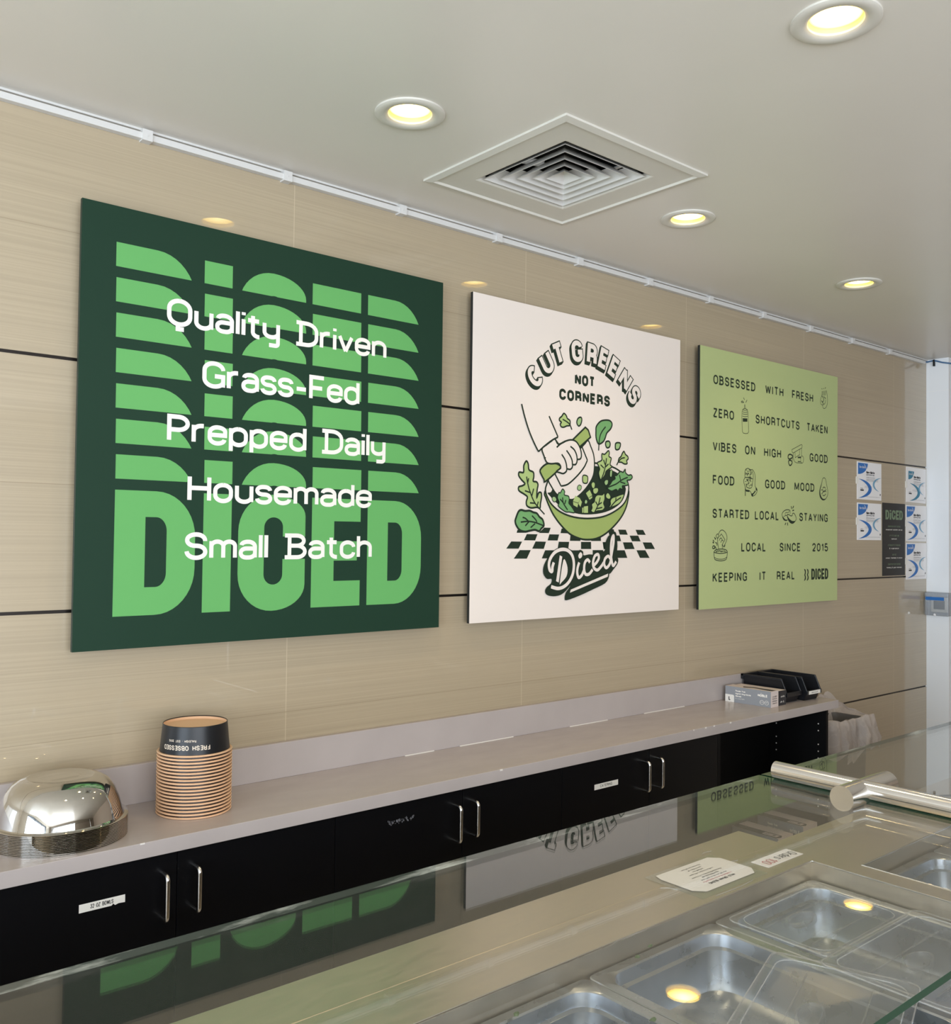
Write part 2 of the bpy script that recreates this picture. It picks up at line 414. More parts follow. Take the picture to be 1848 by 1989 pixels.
# tiled main wall: ribbed beige tile with fine joints
def wall_mat():
    m = P('ribbed_beige_tile', (176, 160, 134), .12, spec=.5); N, L, b = nodes(m)
    tc = N.new('ShaderNodeTexCoord'); sx = N.new('ShaderNodeSeparateXYZ'); L.new(tc.outputs['Object'], sx.inputs[0])
    def math_(op, a, bb=None, c=None):
        n = N.new('ShaderNodeMath'); n.operation = op
        for i, x in enumerate((a, bb, c)):
            if x is None: continue
            if isinstance(x, (int, float)): n.inputs[i].default_value = x
            else: L.new(x, n.inputs[i])
        return n.outputs[0]
    # fine horizontal ribs
    mp = N.new('ShaderNodeMapping'); mp.inputs['Scale'].default_value = (.9, 1, 230); L.new(tc.outputs['Object'], mp.inputs[0])
    nz = N.new('ShaderNodeTexNoise'); nz.inputs['Scale'].default_value = 1.0; nz.inputs['Detail'].default_value = 3; L.new(mp.outputs[0], nz.inputs['Vector'])
    mr = N.new('ShaderNodeMapRange'); mr.inputs['From Min'].default_value = .3; mr.inputs['From Max'].default_value = .7
    mr.inputs['To Min'].default_value = .93; mr.inputs['To Max'].default_value = 1.07; L.new(nz.outputs['Fac'], mr.inputs['Value'])
    mx = N.new('ShaderNodeMix'); mx.data_type = 'RGBA'; mx.blend_type = 'MULTIPLY'; mx.inputs[0].default_value = 1
    mx.inputs[6].default_value = b.inputs['Base Color'].default_value; L.new(mr.outputs[0], mx.inputs[7])
    # vertical joints every 1.0035 m, horizontal hairline in the middle of each course
    fx = math_('FRACT', math_('DIVIDE', math_('ADD', sx.outputs['X'], 9.5945), 1.0035))
    vj = math_('LESS_THAN', fx, .0024)
    fz = math_('FRACT', math_('DIVIDE', math_('SUBTRACT', sx.outputs['Z'], 1.107), .676))
    hj = math_('LESS_THAN', fz, .0028)
    mv = N.new('ShaderNodeMix'); mv.data_type = 'RGBA'; L.new(vj, mv.inputs[0]); L.new(mx.outputs[2], mv.inputs[6]); mv.inputs[7].default_value = lin((198, 182, 154))
    mh = N.new('ShaderNodeMix'); mh.data_type = 'RGBA'; L.new(hj, mh.inputs[0]); L.new(mv.outputs[2], mh.inputs[6]); mh.inputs[7].default_value = lin((154, 139, 114))
    L.new(mh.outputs[2], b.inputs['Base Color'])
    bp = N.new('ShaderNodeBump'); bp.inputs['Strength'].default_value = .10; bp.inputs['Distance'].default_value = .0006
    L.new(nz.outputs['Fac'], bp.inputs['Height']); L.new(bp.outputs[0], b.inputs['Normal'])
    b.inputs['Coat Weight'].default_value = 1.0; b.inputs['Coat Roughness'].default_value = .02; b.inputs['Roughness'].default_value = .3
    return m
M['tile'] = wall_mat()
def white_tile():
    m = P('white_wall_tile', (244, 246, 248), .15); N, L, b = nodes(m)
    tc = N.new('ShaderNodeTexCoord'); sx = N.new('ShaderNodeSeparateXYZ'); L.new(tc.outputs['Object'], sx.inputs[0])
    s = N.new('ShaderNodeMath'); s.operation = 'SUBTRACT'; s.inputs[1].default_value = 1.2365; L.new(sx.outputs['Z'], s.inputs[0])
    d = N.new('ShaderNodeMath'); d.operation = 'DIVIDE'; d.inputs[1].default_value = .676; L.new(s.outputs[0], d.inputs[0])
    fr = N.new('ShaderNodeMath'); fr.operation = 'FRACT'; L.new(d.outputs[0], fr.inputs[0])
    lt = N.new('ShaderNodeMath'); lt.operation = 'LESS_THAN'; lt.inputs[1].default_value = .006; L.new(fr.outputs[0], lt.inputs[0])
    mx = N.new('ShaderNodeMix'); mx.data_type = 'RGBA'; L.new(lt.outputs[0], mx.inputs[0])
    mx.inputs[6].default_value = lin((244, 246, 248)); mx.inputs[7].default_value = lin((248, 248, 248)); L.new(mx.outputs[2], b.inputs['Base Color'])
    return m
M['wtile'] = white_tile()
def lens_mat():
    m = bpy.data.materials.new('lit_lens'); m.use_nodes = True; N = m.node_tree.nodes; L = m.node_tree.links; N.clear()
    out = N.new('ShaderNodeOutputMaterial'); e = N.new('ShaderNodeEmission'); tc = N.new('ShaderNodeTexCoord')
    ln = N.new('ShaderNodeVectorMath'); ln.operation = 'LENGTH'
    mp = N.new('ShaderNodeMapping'); mp.inputs['Scale'].default_value = (1, 1, 0); L.new(tc.outputs['Object'], mp.inputs[0]); L.new(mp.outputs[0], ln.inputs[0])
    cr = N.new('ShaderNodeValToRGB'); mr = N.new('ShaderNodeMapRange'); mr.inputs['From Max'].default_value = .056; L.new(ln.outputs['Value'], mr.inputs['Value'])
    L.new(mr.outputs[0], cr.inputs[0])
    cr.color_ramp.elements[0].color = (1, .80, .30, 1); cr.color_ramp.elements[1].color = (.55, .34, .028, 1)
    cr.color_ramp.elements[1].position = 1.0
    L.new(cr.outputs[0], e.inputs[0]); e.inputs[1].default_value = 18.0; L.new(e.outputs[0], out.inputs[0])
    return m
M['lens'] = lens_mat()
M['baffle'] = P('lamp_baffle', (238, 214, 150), .45)

# ------------------------------------------------------------------ the setting
ZC = 2.79; XR = 5.891; ZG = 1.44
b = MB(); b.box(-4.1, 7.7, -7.1, .3, -.1, 0); struct(b.build('floor', M['floor']))

LAMPS = [(1.461, -.587), (2.682, -.583), (3.917, -.577), (1.884, -1.569), (.656, -1.569), (3.112, -1.569)]
VX, VY, VH = 2.083, -.556, .3145
def ceiling():
    m = MB()
    outer = [Vector((-4.1, -7.1, ZC)), Vector((7.7, -7.1, ZC)), Vector((7.7, .3, ZC)), Vector((-4.1, .3, ZC))]
    holes = [[Vector((x+.075*math.cos(2*PI*i/32), y+.075*math.sin(2*PI*i/32), ZC)) for i in range(32)] for x, y in LAMPS]
    h = .215; holes.append([Vector((VX+a*h, VY+c*h, ZC)) for a, c in ((-1, -1), (1, -1), (1, 1), (-1, 1))])
    fl = outer+[q for x in holes for q in x]
    m.add(fl, [tuple(t) for t in tessellate_polygon([outer]+holes)])
    m.box(-4.1, 7.7, -7.1, .3, ZC+.12, ZC+.14)
    return m.build('ceiling', M['ceiling'])
struct(ceiling())

# main wall: four tile courses with dark reveals between them
m = MB()
zs = [0, .768, 1.4475, 2.1195, ZC]
for i in range(4): m.box(-4.1, XR, 0, .03, zs[i]+(.0045 if i else 0), zs[i+1]-(.0045 if i < 3 else 0))
struct(m.build('wall_back', M['tile']))
for i in (1, 2, 3):
    m = MB(); m.box(-4.1, XR, .006, .03, zs[i]-.0045, zs[i]+.0045); struct(m.build('trim_%d' % i, M['groove']))
m = MB(); m.box(-4.1, XR+.2, .03, .12, 0, ZC); struct(m.build('wall_core', M['room']))
m = MB(); m.box(XR, XR+.2, -.135, .03, 0, ZC); struct(m.build('wall_right', M['wtile']))
m = MB(); m.box(7.6, 7.7, -7.1, .3, 0, ZC); struct(m.build('wall_far', M['far_wall']))
m = MB(); m.box(XR+.2, 7.7, .2, .3, 0, ZC); struct(m.build('wall_side', M['far_wall']))
# left wall with a shop window, street front with a long window
m = MB(); m.box(-4.1, -4.0, -7.1, -5.7, 0, ZC); m.box(-4.1, -4.0, -1.1, .3, 0, ZC); m.box(-4.1, -4.0, -5.7, -1.1, 0, .3); m.box(-4.1, -4.0, -5.7, -1.1, 2.6, ZC)
struct(m.build('wall_left', M['room']))
m = MB(); m.box(-4.1, -3.6, -7.1, -7.0, 0, ZC); m.box(1.9, 7.7, -7.1, -7.0, 0, ZC); m.box(-3.6, 1.9, -7.1, -7.0, 0, .3); m.box(-3.6, 1.9, -7.1, -7.0, 2.6, ZC)
struct(m.build('wall_front', P('front_wall_paint', (150, 138, 124), .6)))
m = MB()
for y in (-5.68, -4.2, -2.65, -1.12): m.box(-4.09, -4.01, y-.03, y+.03, .3, 2.6)
m.box(-4.09, -4.01, -5.7, -1.1, .3, .35); m.box(-4.09, -4.01, -5.7, -1.1, 2.55, 2.6)
struct(m.build('window_1', M['board_edge']))
m = MB()
for x in (-3.57, -2.2, -.85, .5, 1.87): m.box(x-.03, x+.03, -7.09, -7.01, .3, 2.6)
m.box(-3.6, 1.9, -7.09, -7.01, .3, .35); m.box(-3.6, 1.9, -7.09, -7.01, 2.55, 2.6)
struct(m.build('window_2', M['board_edge']))

# ------------------------------------------------------------------ ceiling fittings
LN = ['recessed ceiling downlight nearest the tall dark green sign, left of the square vent',
      'recessed ceiling downlight just right of the square air vent, above the white sign',
      'recessed ceiling downlight farthest along the wall, smallest and nearest the right corner',
      'large recessed ceiling downlight at the top right, farthest out from the tiled wall',
      'recessed ceiling downlight beyond the left edge of the view, in the outer row',
      'recessed ceiling downlight beyond the right edge of the view, in the outer row']
dl = None
for i, (x, y) in enumerate(LAMPS):
    if dl is None:
        dl = thing('downlight', LN[0], 'ceiling light', (x, y, ZC), 'recessed ceiling downlights')
        m = MB(); m.lathe([(.074, 0), (.0945, 0), (.0945, -.004), (.088, -.0075), (.066, -.006), (.059, -.002), (.058, .002)], (x, y, ZC), 56)
        m.build('trim_ring', M['trim_white'], dl, smooth=40)
        m = MB(); m.lathe([(.058, .002), (.057, .008), (.0555, .012)], (x, y, ZC), 56); m.build('baffle', M['baffle'], dl, smooth=40)
        m = MB(); m.lathe([(.0555, .012), (.03, .012), (.012, .012)], (x, y, ZC), 56, cap1=True); m.build('lens', M['lens'], dl)
        m = MB(); m.lathe([(.072, 0), (.072, .1)], (x, y, ZC), 32, cap1=True); m.build('housing', M['white_paint'], dl)
    else:
        dup(dl, (x, y, ZC), LN[i], 'recessed ceiling downlights')
    l = bpy.data.lights.new('downlight_beam', 'SPOT'); l.energy = DOWN_W; l.color = DOWN_C; l.spot_size = math.radians(125); l.spot_blend = 1; l.shadow_soft_size = .05
    lo = bpy.data.objects.new('downlight_beam', l); COL.objects.link(lo); lo.location = (x, y, ZC+.006)

v = thing('air_vent', 'square white ceiling air diffuser with nested louvres between two downlights', 'vent', (VX, VY, ZC))
def ring(m, a, b_, mi=0):
    """square ring between half-size/z pairs"""
    m.loops([[(VX+sx*h, VY+sy*h, z) for sx, sy in ((-1, -1), (1, -1), (1, 1), (-1, 1))] for h, z in (a, b_)], mi)
m = MB()
for a, b_ in (((.3145, ZC), (.3145, ZC-.006)), ((.3145, ZC-.006), (.292, ZC-.010)), ((.292, ZC-.010), (.287, ZC-.004)), ((.287, ZC-.004), (.198, ZC-.004)), ((.198, ZC-.004), (.192, ZC-.002)), ((.192, ZC-.002), (.186, ZC+.012))): ring(m, a, b_)
m.build('frame', M['trim_white'], v)
for h in (.180, .142, .105, .070):
    m = MB()
    for a, b_ in (((h, ZC-.003), (h-.036, ZC+.030)), ((h-.036, ZC+.030), (h-.038, ZC+.030)), ((h-.038, ZC+.030), (h-.003, ZC-.003)), ((h-.003, ZC-.003), (h, ZC-.003))): ring(m, a, b_)
    m.build('louver', M['white_paint'], v)
m = MB()
m.loops([[(VX+sx*h, VY+sy*h, z) for sx, sy in ((-1, -1), (1, -1), (1, 1), (-1, 1))] for h, z in ((.040, ZC-.004), (.003, ZC+.024))], 0, False, True)
m.build('centre_cone', M['white_paint'], v)
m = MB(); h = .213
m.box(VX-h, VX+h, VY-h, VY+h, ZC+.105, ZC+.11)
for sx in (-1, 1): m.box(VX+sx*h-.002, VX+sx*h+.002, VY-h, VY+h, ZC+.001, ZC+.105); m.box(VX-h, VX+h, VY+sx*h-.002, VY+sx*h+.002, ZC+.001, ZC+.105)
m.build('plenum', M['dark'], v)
for sx in (-1, 1):
    m = MB(); m.tube([(VX+sx*.06, VY+.03, ZC+.034), (VX+sx*.17, VY+.10, ZC+.05)], .011, 10); m.box(VX+sx*.13-.006, VX+sx*.13+.006, VY-.17, VY+.17, ZC+.031, ZC+.036)
    m.build('damper_blade', M['white_paint'], v)

# rail along the top of the wall, with clips
rail = thing('cable_raceway', 'slim white raceway running along the top of the tiled wall', 'raceway', (2.5, 0, 2.757))
m = MB(); m.box(-4.0, 5.835, -.022, 0, 2.757, 2.775); m.build('channel', M['white_paint'], rail, bevel=.0015)
for k in range(-9, 12):
    x = .967+.4405*k
    if x > 5.7 or x < -3.9: continue
    m = MB(); m.box(x-.014, x+.014, -.027, 0, 2.753, 2.784); m.tube([(x, -.027, 2.768), (x, -.0285, 2.768)], .003, 10)
    m.build('clip', M['white_paint'], rail)
m = MB()
m.box(-4.0, XR, -.010, 0, ZC-.006, ZC); struct(m.build('trim_4', M['white_paint']))

# blue cable from the raceway end over the white wall, with its tie
cb = thing('network_cable', 'blue cable looping from the raceway end across the white tiled corner', 'cable', (XR-.05, -.05, 2.75))
pts = [(5.82, -.012, 2.768), (5.86, -.02, 2.772), (5.880, -.04, 2.779), (5.882, -.065, 2.776), (5.882, -.10, 2.762), (5.884, -.14, 2.752), (5.93, -.16, 2.75), (6.2, -.17, 2.74)]
m = MB(); m.tube(pts, .0045, 10); m.build('cord', M['cable'], cb, smooth=60)
m = MB(); m.box(5.874, 5.888, -.056, -.047, 2.745, 2.785); m.build('cable_tie', M['tie'], cb)

# ------------------------------------------------------------------ signs on the wall
FY = -.04
def sign(name, label, x0, x1, z0, z1, face, edge):
    r = thing(name, label, 'sign', ((x0+x1)/2, 0, z0), 'large square signs on the tiled wall')
    m = MB(); m.box(x0, x1, FY, FY+.013, z0, z1, 1)
    m.mi[2] = 0
    m.build('panel', [face, edge], r)
    for xx in (x0+.16, x1-.16):
        m = MB(); m.box(xx-.04, xx+.04, FY+.013, 0, z0+.16, z1-.16); m.build('wall_batten', M['board_edge'], r)
    return r
def wall_art(): return Art((0, FY, 0), (1, 0, 0), (0, 0, 1))

# --- sign one: dark green, green block letters, white slogans
s1 = sign('wall_sign', 'dark green square sign with stacked light green block letters and white slogans, largest in view', .7905, 2.0135, 1.3425, 2.5455, M['d_green'], M['green_edge'])
def block_letter(c, x0, x1, z0, z1):
    """outer outline and holes of a heavy block letter filling a box"""
    w = x1-x0; h = z1-z0
    X = lambda a: x0+a*w
    Zf = lambda a: z0+a*h
    def fl(pts): return fillet([(X(p[0]), Zf(p[1]))+((p[2]*w,) if len(p) > 2 else ()) for p in pts], True, 10)
    if c == 'D': return fl([(0, 0), (0, 1), (1, 1, .56), (1, 0, .56)]), [fl([(.37, .225), (.37, .79), (.635, .79, .17), (.635, .225, .17)])]
    if c == 'I': return fl([(0, 0), (0, 1), (1, 1), (1, 0)]), []
    if c == 'E': return fl([(0, 0), (0, 1), (1, 1), (1, .79), (.45, .79), (.45, .605), (.93, .605), (.93, .425), (.45, .425), (.45, .237), (1, .237), (1, 0)]), []
    if c == 'C': return fl([(1, .64), (1, 1, .5), (0, 1, .5), (0, 0, .5), (1, 0, .5), (1, .445), (.655, .445), (.655, .225, .14), (.375, .225, .14), (.375, .805, .14), (.655, .805, .14), (.655, .64)]), []
def clip_top(poly, zc):
    out = []
    for i in range(len(poly)):
        a, b_ = poly[i-1], poly[i]
        if (a[1] >= zc) != (b_[1] >= zc):
            t = (zc-a[1])/(b_[1]-a[1]); out.append((a[0]+(b_[0]-a[0])*t, zc))
        if b_[1] >= zc: out.append(b_)
    return out
BL = [('D', .893, 1.122), ('I', 1.146, 1.233), ('C', 1.255, 1.480), ('E', 1.503, 1.684), ('D', 1.711, 1.931)]
art = wall_art()
for c, x0, x1 in BL:
    ov = .004 if c == 'C' else 0
    o, hs = block_letter(c, x0, x1, 1.431-ov, 1.774+ov); art.poly(o, 0, 1, hs)
art.build('block_lettering', [M['l_green']], s1)
art = wall_art()
for k in range(7):
    zt = 1.870+k*.0962; dx = -.0062*k/6-.0
    for c, x0, x1 in BL:
        e0 = {'D': -.004, 'I': -.006, 'C': .0, 'E': -.006}[c] if True else 0
        sh = -.0105*(k/6.0)
        w = x1-x0
        hh = .343+(.008 if c == 'C' else 0)
        zt2 = zt+(.004 if c == 'C' else 0)
        o, hs = block_letter(c if c != 'E' else 'I', x0+sh, x1+sh, zt2-hh, zt2)
        art.poly(clip_top(o, zt-.066), 0, 1)
art.build('sliced_lettering', [M['l_green']], s1)
art = wall_art(); WT = .0128
for s_, x0, x1, zb in (('Quality <riven', 1.026, 1.776, 2.243), ('Grass-Fed', 1.134, 1.672, 2.079), ('Prepped <aily', 1.033, 1.778, 1.914), ('Housemade', 1.096, 1.726, 1.747), ('Small >atch', 1.091, 1.729, 1.582)):
    art = wall_art(); text(art, s_, x0, zb, .0795, WT, x1-x0, 0, 4, gap=.185)
    art.build('slogan', [M['s_white']], s1)

# --- sign two: white, drawing of a chopping hand over a salad bowl
s2 = sign('wall_sign', 'white square sign with a drawing of a hand chopping salad, middle of three', 2.1513, 3.3575, 1.348, 2.540, M['w_panel'], M['board_edge'])
def tr(x0, y0, s): return lambda pts: [(lambda w: (w.x, w.z))(at(x0+a/s, y0+b_/s, 1, FY)) for a, b_ in pts]
A1 = tr(980, 640, 1848/300); A2 = tr(980, 760, 1848/300); A3 = tr(970, 940, 1848/320)
PXM = .00232     # metres per photograph pixel on this sign, roughly
art = wall_art(); LW = .0068
# arched outlined letters
cent = A1([(365, 560), (510, 395), (650, 290), (870, 260), (1050, 300), (1190, 350), (1315, 455), (1450, 600), (1555, 785)])
# circle through first, middle, last
(ax, ay), (bx_, by_), (cx_, cy_) = cent[0], cent[4], cent[8]
d_ = 2*(ax*(by_-cy_)+bx_*(cy_-ay)+cx_*(ay-by_))
ux = ((ax*ax+ay*ay)*(by_-cy_)+(bx_**2+by_**2)*(cy_-ay)+(cx_**2+cy_**2)*(ay-by_))/d_
uy = ((ax*ax+ay*ay)*(cx_-bx_)+(bx_**2+by_**2)*(ax-cx_)+(cx_**2+cy_**2)*(bx_-ax))/d_
CAPH = .066
for ch, (px, pz) in zip('CUTGREENS', cent):
    d = Vector((px-ux, pz-uy)).normalized(); e = Vector((d.y, -d.x))
    w, paths = GL[ch]; kx = CAPH*{'N': 1.2, 'T': 1.16, 'U': 1.1, 'C': 1.08}.get(ch, 1.06)
    if ch == 'C': paths = [[(.31+.31*math.cos(math.radians(t)), .5+.5*math.sin(math.radians(t))) for t in range(44, 317, 8)]]
    if ch == 'N': paths = [[(0, 0), (0, 1)], [(0, .96), (.6, .04)], [(.6, 0), (.6, 1)]]
    if ch == 'G': paths = [[(.6, .76), (.6, 1, .32), (0, 1, .32), (0, 0, .32), (.6, 0, .32), (.6, .45), (.36, .45)]]
    for p in paths:
        q = [Vector((px, pz))+e*((a-w/2)*kx)+d*((c-.5)*CAPH) for a, c in fillet(p)]
        x0_, x1_ = (q[0]-q[1]).normalized()*.0046, (q[-1]-q[-2]).normalized()*.0046
        q2 = [q[0]+x0_]+q[1:-1]+[q[-1]+x1_]
        for k in range(6):
            off = Vector((-.0016*k, -.0021*k))
            art.stroke([tuple(x+off) for x in q2], .0285, 0, 1)
        art.stroke([tuple(x) for x in q], .0192, 1, 3)
art.build('arched_lettering', [M['a_dark'], M['w_panel']], s2); art = wall_art()
text(art, 'NOT', 2.684, 2.2645, .0445, .0115, .117, 0, 1, gap=.42)
art.build('lettering', [M['a_dark']], s2); art = wall_art()
text(art, 'CORNERS', 2.597, 2.1965, .0445, .0115, .296, 0, 1, gap=.42)
art.build('lettering', [M['a_dark'], M['w_panel']], s2)

art = wall_art()
DK, WH, SG, PL, LF, MD = 0, 1, 2, 3, 4, 5
def shape(f, pts, fill, l, line=LW, sm=True, n=4):
    q = f(pts); q = smooth(q, True, n) if sm else q
    if fill is not None: art.poly(q, fill, l)
    if line: art.stroke(q, line, DK, l+1, True)
def line(f, pts, l, w=LW, sm=True):
    q = f(pts); q = smooth(q, False, 5) if sm and len(q) > 2 else q
    art.stroke(q, w, DK, l)
# checkered cloth
for q in [[(205, 515), (325, 520), (300, 548), (195, 548)], [(505, 490), (578, 492), (556, 552), (445, 550)], [(700, 500), (800, 500), (790, 555), (688, 552)],
          [(1335, 512), (1420, 514), (1443, 570), (1352, 568)], [(1530, 514), (1615, 516), (1645, 572), (1553, 570)], [(1215, 505), (1285, 508), (1300, 570), (1235, 570)],
          [(310, 562), (430, 564), (403, 634), (277, 632)], [(563, 565), (673, 567), (655, 635), (543, 634)], [(800, 568), (925, 570), (910, 640), (793, 638)], [(1030, 570), (1140, 570), (1142, 640), (1032, 640)],
          [(1262, 578), (1350, 578), (1368, 642), (1270, 642)], [(1463, 580), (1560, 580), (1587, 645), (1490, 643)],
          [(135, 645), (257, 647), (217, 726), (78, 726)], [(408, 645), (525, 648), (500, 728), (370, 726)], [(668, 648), (785, 650), (775, 730), (655, 728)], [(918, 650), (1030, 650), (1032, 730), (918, 730)], [(1160, 652), (1270, 652), (1290, 730), (1172, 732)],
          [(1388, 655), (1490, 655), (1520, 730), (1410, 732)], [(1610, 655), (1708, 657), (1748, 730), (1640, 730)],
          [(230, 742), (354, 742), (310, 838), (163, 838)], [(515, 744), (640, 744), (615, 835), (477, 836)], [(795, 745), (915, 745), (900, 838), (790, 838)], [(1048, 742), (1165, 742), (1180, 838), (1050, 838)],
          [(1290, 744), (1408, 744), (1438, 830), (1310, 830)], [(1540, 744), (1640, 744), (1688, 830), (1580, 830)]]:
    art.poly(A3(q), DK, 1)
# bowl: outside, dark inside, rim
shape(A3, [(511, 90), (525, 160), (560, 250), (610, 350), (690, 460), (790, 560), (900, 612), (990, 625), (1090, 612), (1190, 560), (1290, 470), (1370, 370), (1420, 270), (1445, 170), (1450, 60), (1380, -60), (1200, -130), (1000, -160), (760, -140), (600, -70)], SG, 3, .0078)
shape(A2, [(490, 1185), (505, 1115), (545, 1030), (650, 940), (850, 870), (1090, 860), (1290, 905), (1420, 990), (1475, 1090), (1485, 1190), (1440, 1330), (1330, 1430), (1180, 1500), (1000, 1522), (830, 1505), (680, 1450), (570, 1360), (515, 1270)], WH, 5, .0072)
shape(A2, [(515, 1215), (560, 1200), (600, 1090), (700, 980), (900, 910), (1090, 895), (1260, 935), (1390, 1010), (1440, 1130), (1450, 1190), (1410, 1310), (1310, 1400), (1170, 1455), (1000, 1475), (850, 1460), (710, 1405), (610, 1325), (545, 1255)], DK, 7, 0)
# knife blade and handle
shape(A2, [(525, 1055), (600, 985), (930, 660), (995, 590), (1030, 660), (1065, 760), (1075, 880), (1060, 1010), (1000, 1125), (920, 1220), (830, 1290), (770, 1295), (690, 1280), (620, 1230), (560, 1140)], WH, 9, .0066)
line(A2, [(600, 985), (675, 1135)], 11, sm=False); line(A2, [(675, 1135), (760, 1110), (870, 1010), (950, 910), (990, 825)], 11); line(A2, [(990, 825), (925, 665)], 11, sm=False)
shape(A2, [(425, 940), (500, 870), (600, 862), (660, 890), (660, 925), (490, 1078), (470, 1055), (440, 1000)], SG, 12, .0072, True, 3)
shape(A2, [(815, 580), (965, 432), (1000, 465), (1027, 550), (895, 668), (860, 620)], SG, 12, .0072, False)
# sleeve and hand
shape(A2, [(445, 690), (500, 640), (560, 595), (600, 572), (640, 635), (720, 600), (790, 582), (850, 600), (890, 655), (912, 720), (916, 780), (900, 812), (868, 818), (862, 850), (845, 878), (815, 880), (805, 915), (780, 935), (745, 930), (735, 960), (700, 985), (660, 975), (620, 958), (668, 920), (660, 880), (630, 862), (560, 868), (510, 858), (485, 820), (470, 775)], WH, 14, .0068, True, 3)
for p in ([(680, 755), (715, 810), (735, 870), (742, 928)], [(738, 708), (780, 770), (805, 830), (808, 880)], [(785, 660), (830, 700), (858, 760), (866, 820)], [(620, 672), (665, 632), (720, 602)], [(470, 790), (490, 802)]): line(A2, p, 16)
shape(A2, [(202, 152), (235, 290), (290, 470), (350, 615), (403, 725), (470, 660), (560, 590), (637, 548), (580, 415), (530, 300), (350, 215)], WH, 13, 0, False)
line(A2, [(202, 152), (235, 290), (290, 470), (350, 615), (403, 722)], 15); line(A2, [(403, 722), (470, 660), (560, 590), (637, 548)], 15); line(A2, [(637, 548), (580, 415), (530, 298)], 15)
line(A2, [(600, 572), (645, 635)], 15, sm=False)
# leaves
def leaf(f, out, fill, veins, l, line_=.0072, n=4):
    shape(f, out, fill, l, line_, True, n)
    for v_ in veins: line(f, v_, l+2, .0056)
leaf(A2, [(262, 835), (285, 870), (295, 940), (345, 968), (352, 1020), (345, 1075), (385, 1085), (402, 1120), (392, 1180), (388, 1270), (410, 1215), (440, 1215), (444, 1270), (432, 1340), (425, 1400), (390, 1388), (320, 1395), (270, 1370), (262, 1320), (275, 1265), (235, 1230), (175, 1190), (172, 1145), (215, 1130), (245, 1105), (205, 1060), (172, 1010), (178, 968), (228, 970), (232, 890)], PL,
     [[(265, 1020), (285, 1130), (320, 1240), (370, 1345), (480, 1472)], [(290, 1040), (278, 1100)], [(350, 1165), (328, 1250)], [(245, 1190), (318, 1215)], [(405, 1320), (392, 1370)], [(305, 1335), (365, 1340)]], 2)
leaf(A3, [(185, 385), (215, 310), (245, 292), (290, 303), (340, 300), (380, 318), (420, 330), (450, 370), (485, 400), (500, 465), (470, 500), (445, 530), (400, 515), (340, 525), (290, 535), (230, 518), (190, 465), (178, 420)], LF,
     [[(240, 428), (320, 420), (400, 432), (500, 470)], [(260, 375), (290, 385), (325, 418)], [(290, 470), (330, 425)], [(365, 355), (410, 405), (420, 432)], [(350, 490), (400, 445)]], 5, .0082)
leaf(A2, [(710, 265), (738, 290), (752, 325), (782, 350), (785, 385), (780, 410), (745, 415), (710, 430), (680, 425), (668, 395), (680, 370), (658, 350), (660, 322), (685, 300)], PL, [[(695, 335), (745, 365), (782, 400), (806, 460)]], 5, .0062)
shape(A2, [(880, 325), (915, 312), (925, 345), (910, 400), (885, 415), (865, 375)], MD, 5, .0062)
leaf(A2, [(1095, 480), (1100, 420), (1150, 360), (1215, 345), (1265, 355), (1288, 395), (1270, 450), (1225, 500), (1205, 560), (1180, 605), (1130, 632), (1105, 590), (1095, 540)], LF, [[(1210, 425), (1165, 485), (1138, 560), (1126, 710)]], 5, .0068)
for pts in ([(1215, 605), (1250, 598), (1265, 630), (1255, 668), (1225, 675), (1210, 640)], [(1335, 620), (1380, 618), (1388, 645), (1370, 692), (1335, 698), (1326, 660)]): shape(A2, pts, MD, 5, .0066)
leaf(A2, [(1430, 720), (1448, 755), (1475, 780), (1480, 810), (1462, 830), (1468, 865), (1435, 870), (1400, 850), (1365, 845), (1370, 805), (1395, 780), (1410, 745)], PL, [[(1440, 795), (1400, 805), (1365, 840), (1342, 885)]], 5, .0062)
leaf(A2, [(1238, 712), (1250, 740), (1245, 780), (1272, 800), (1265, 840), (1260, 880), (1282, 905), (1240, 935), (1210, 960), (1195, 1005), (1150, 1062), (1125, 1000), (1125, 960), (1135, 930), (1120, 890), (1108, 855), (1160, 825), (1160, 780), (1165, 748), (1195, 755)], PL, [[(1215, 800), (1205, 880), (1185, 970), (1150, 1062)], [(1180, 820), (1200, 880)], [(1145, 880), (1185, 920)], [(1240, 870), (1205, 905)]], 17, .0055)
leaf(A2, [(1440, 935), (1445, 975), (1478, 1005), (1510, 1000), (1525, 1030), (1500, 1060), (1462, 1068), (1478, 1115), (1440, 1130), (1405, 1135), (1410, 1175), (1375, 1165), (1352, 1195), (1330, 1175), (1275, 1195), (1225, 1155), (1262, 1110), (1285, 1070), (1320, 1045), (1310, 1010), (1340, 1005), (1380, 960), (1415, 970)], LF, [[(1470, 1030), (1400, 1060), (1330, 1110), (1230, 1150)], [(1370, 1000), (1385, 1065)], [(1440, 1105), (1380, 1085)]], 17, .0055)
leaf(A2, [(690, 1170), (715, 1200), (712, 1240), (760, 1255), (770, 1290), (765, 1340), (790, 1370), (835, 1450), (770, 1445), (720, 1440), (640, 1375), (650, 1330), (630, 1270), (645, 1215), (665, 1215)], LF, [[(690, 1270), (700, 1340), (750, 1420)], [(660, 1290), (695, 1330)], [(730, 1300), (715, 1350)]], 17, .0045)
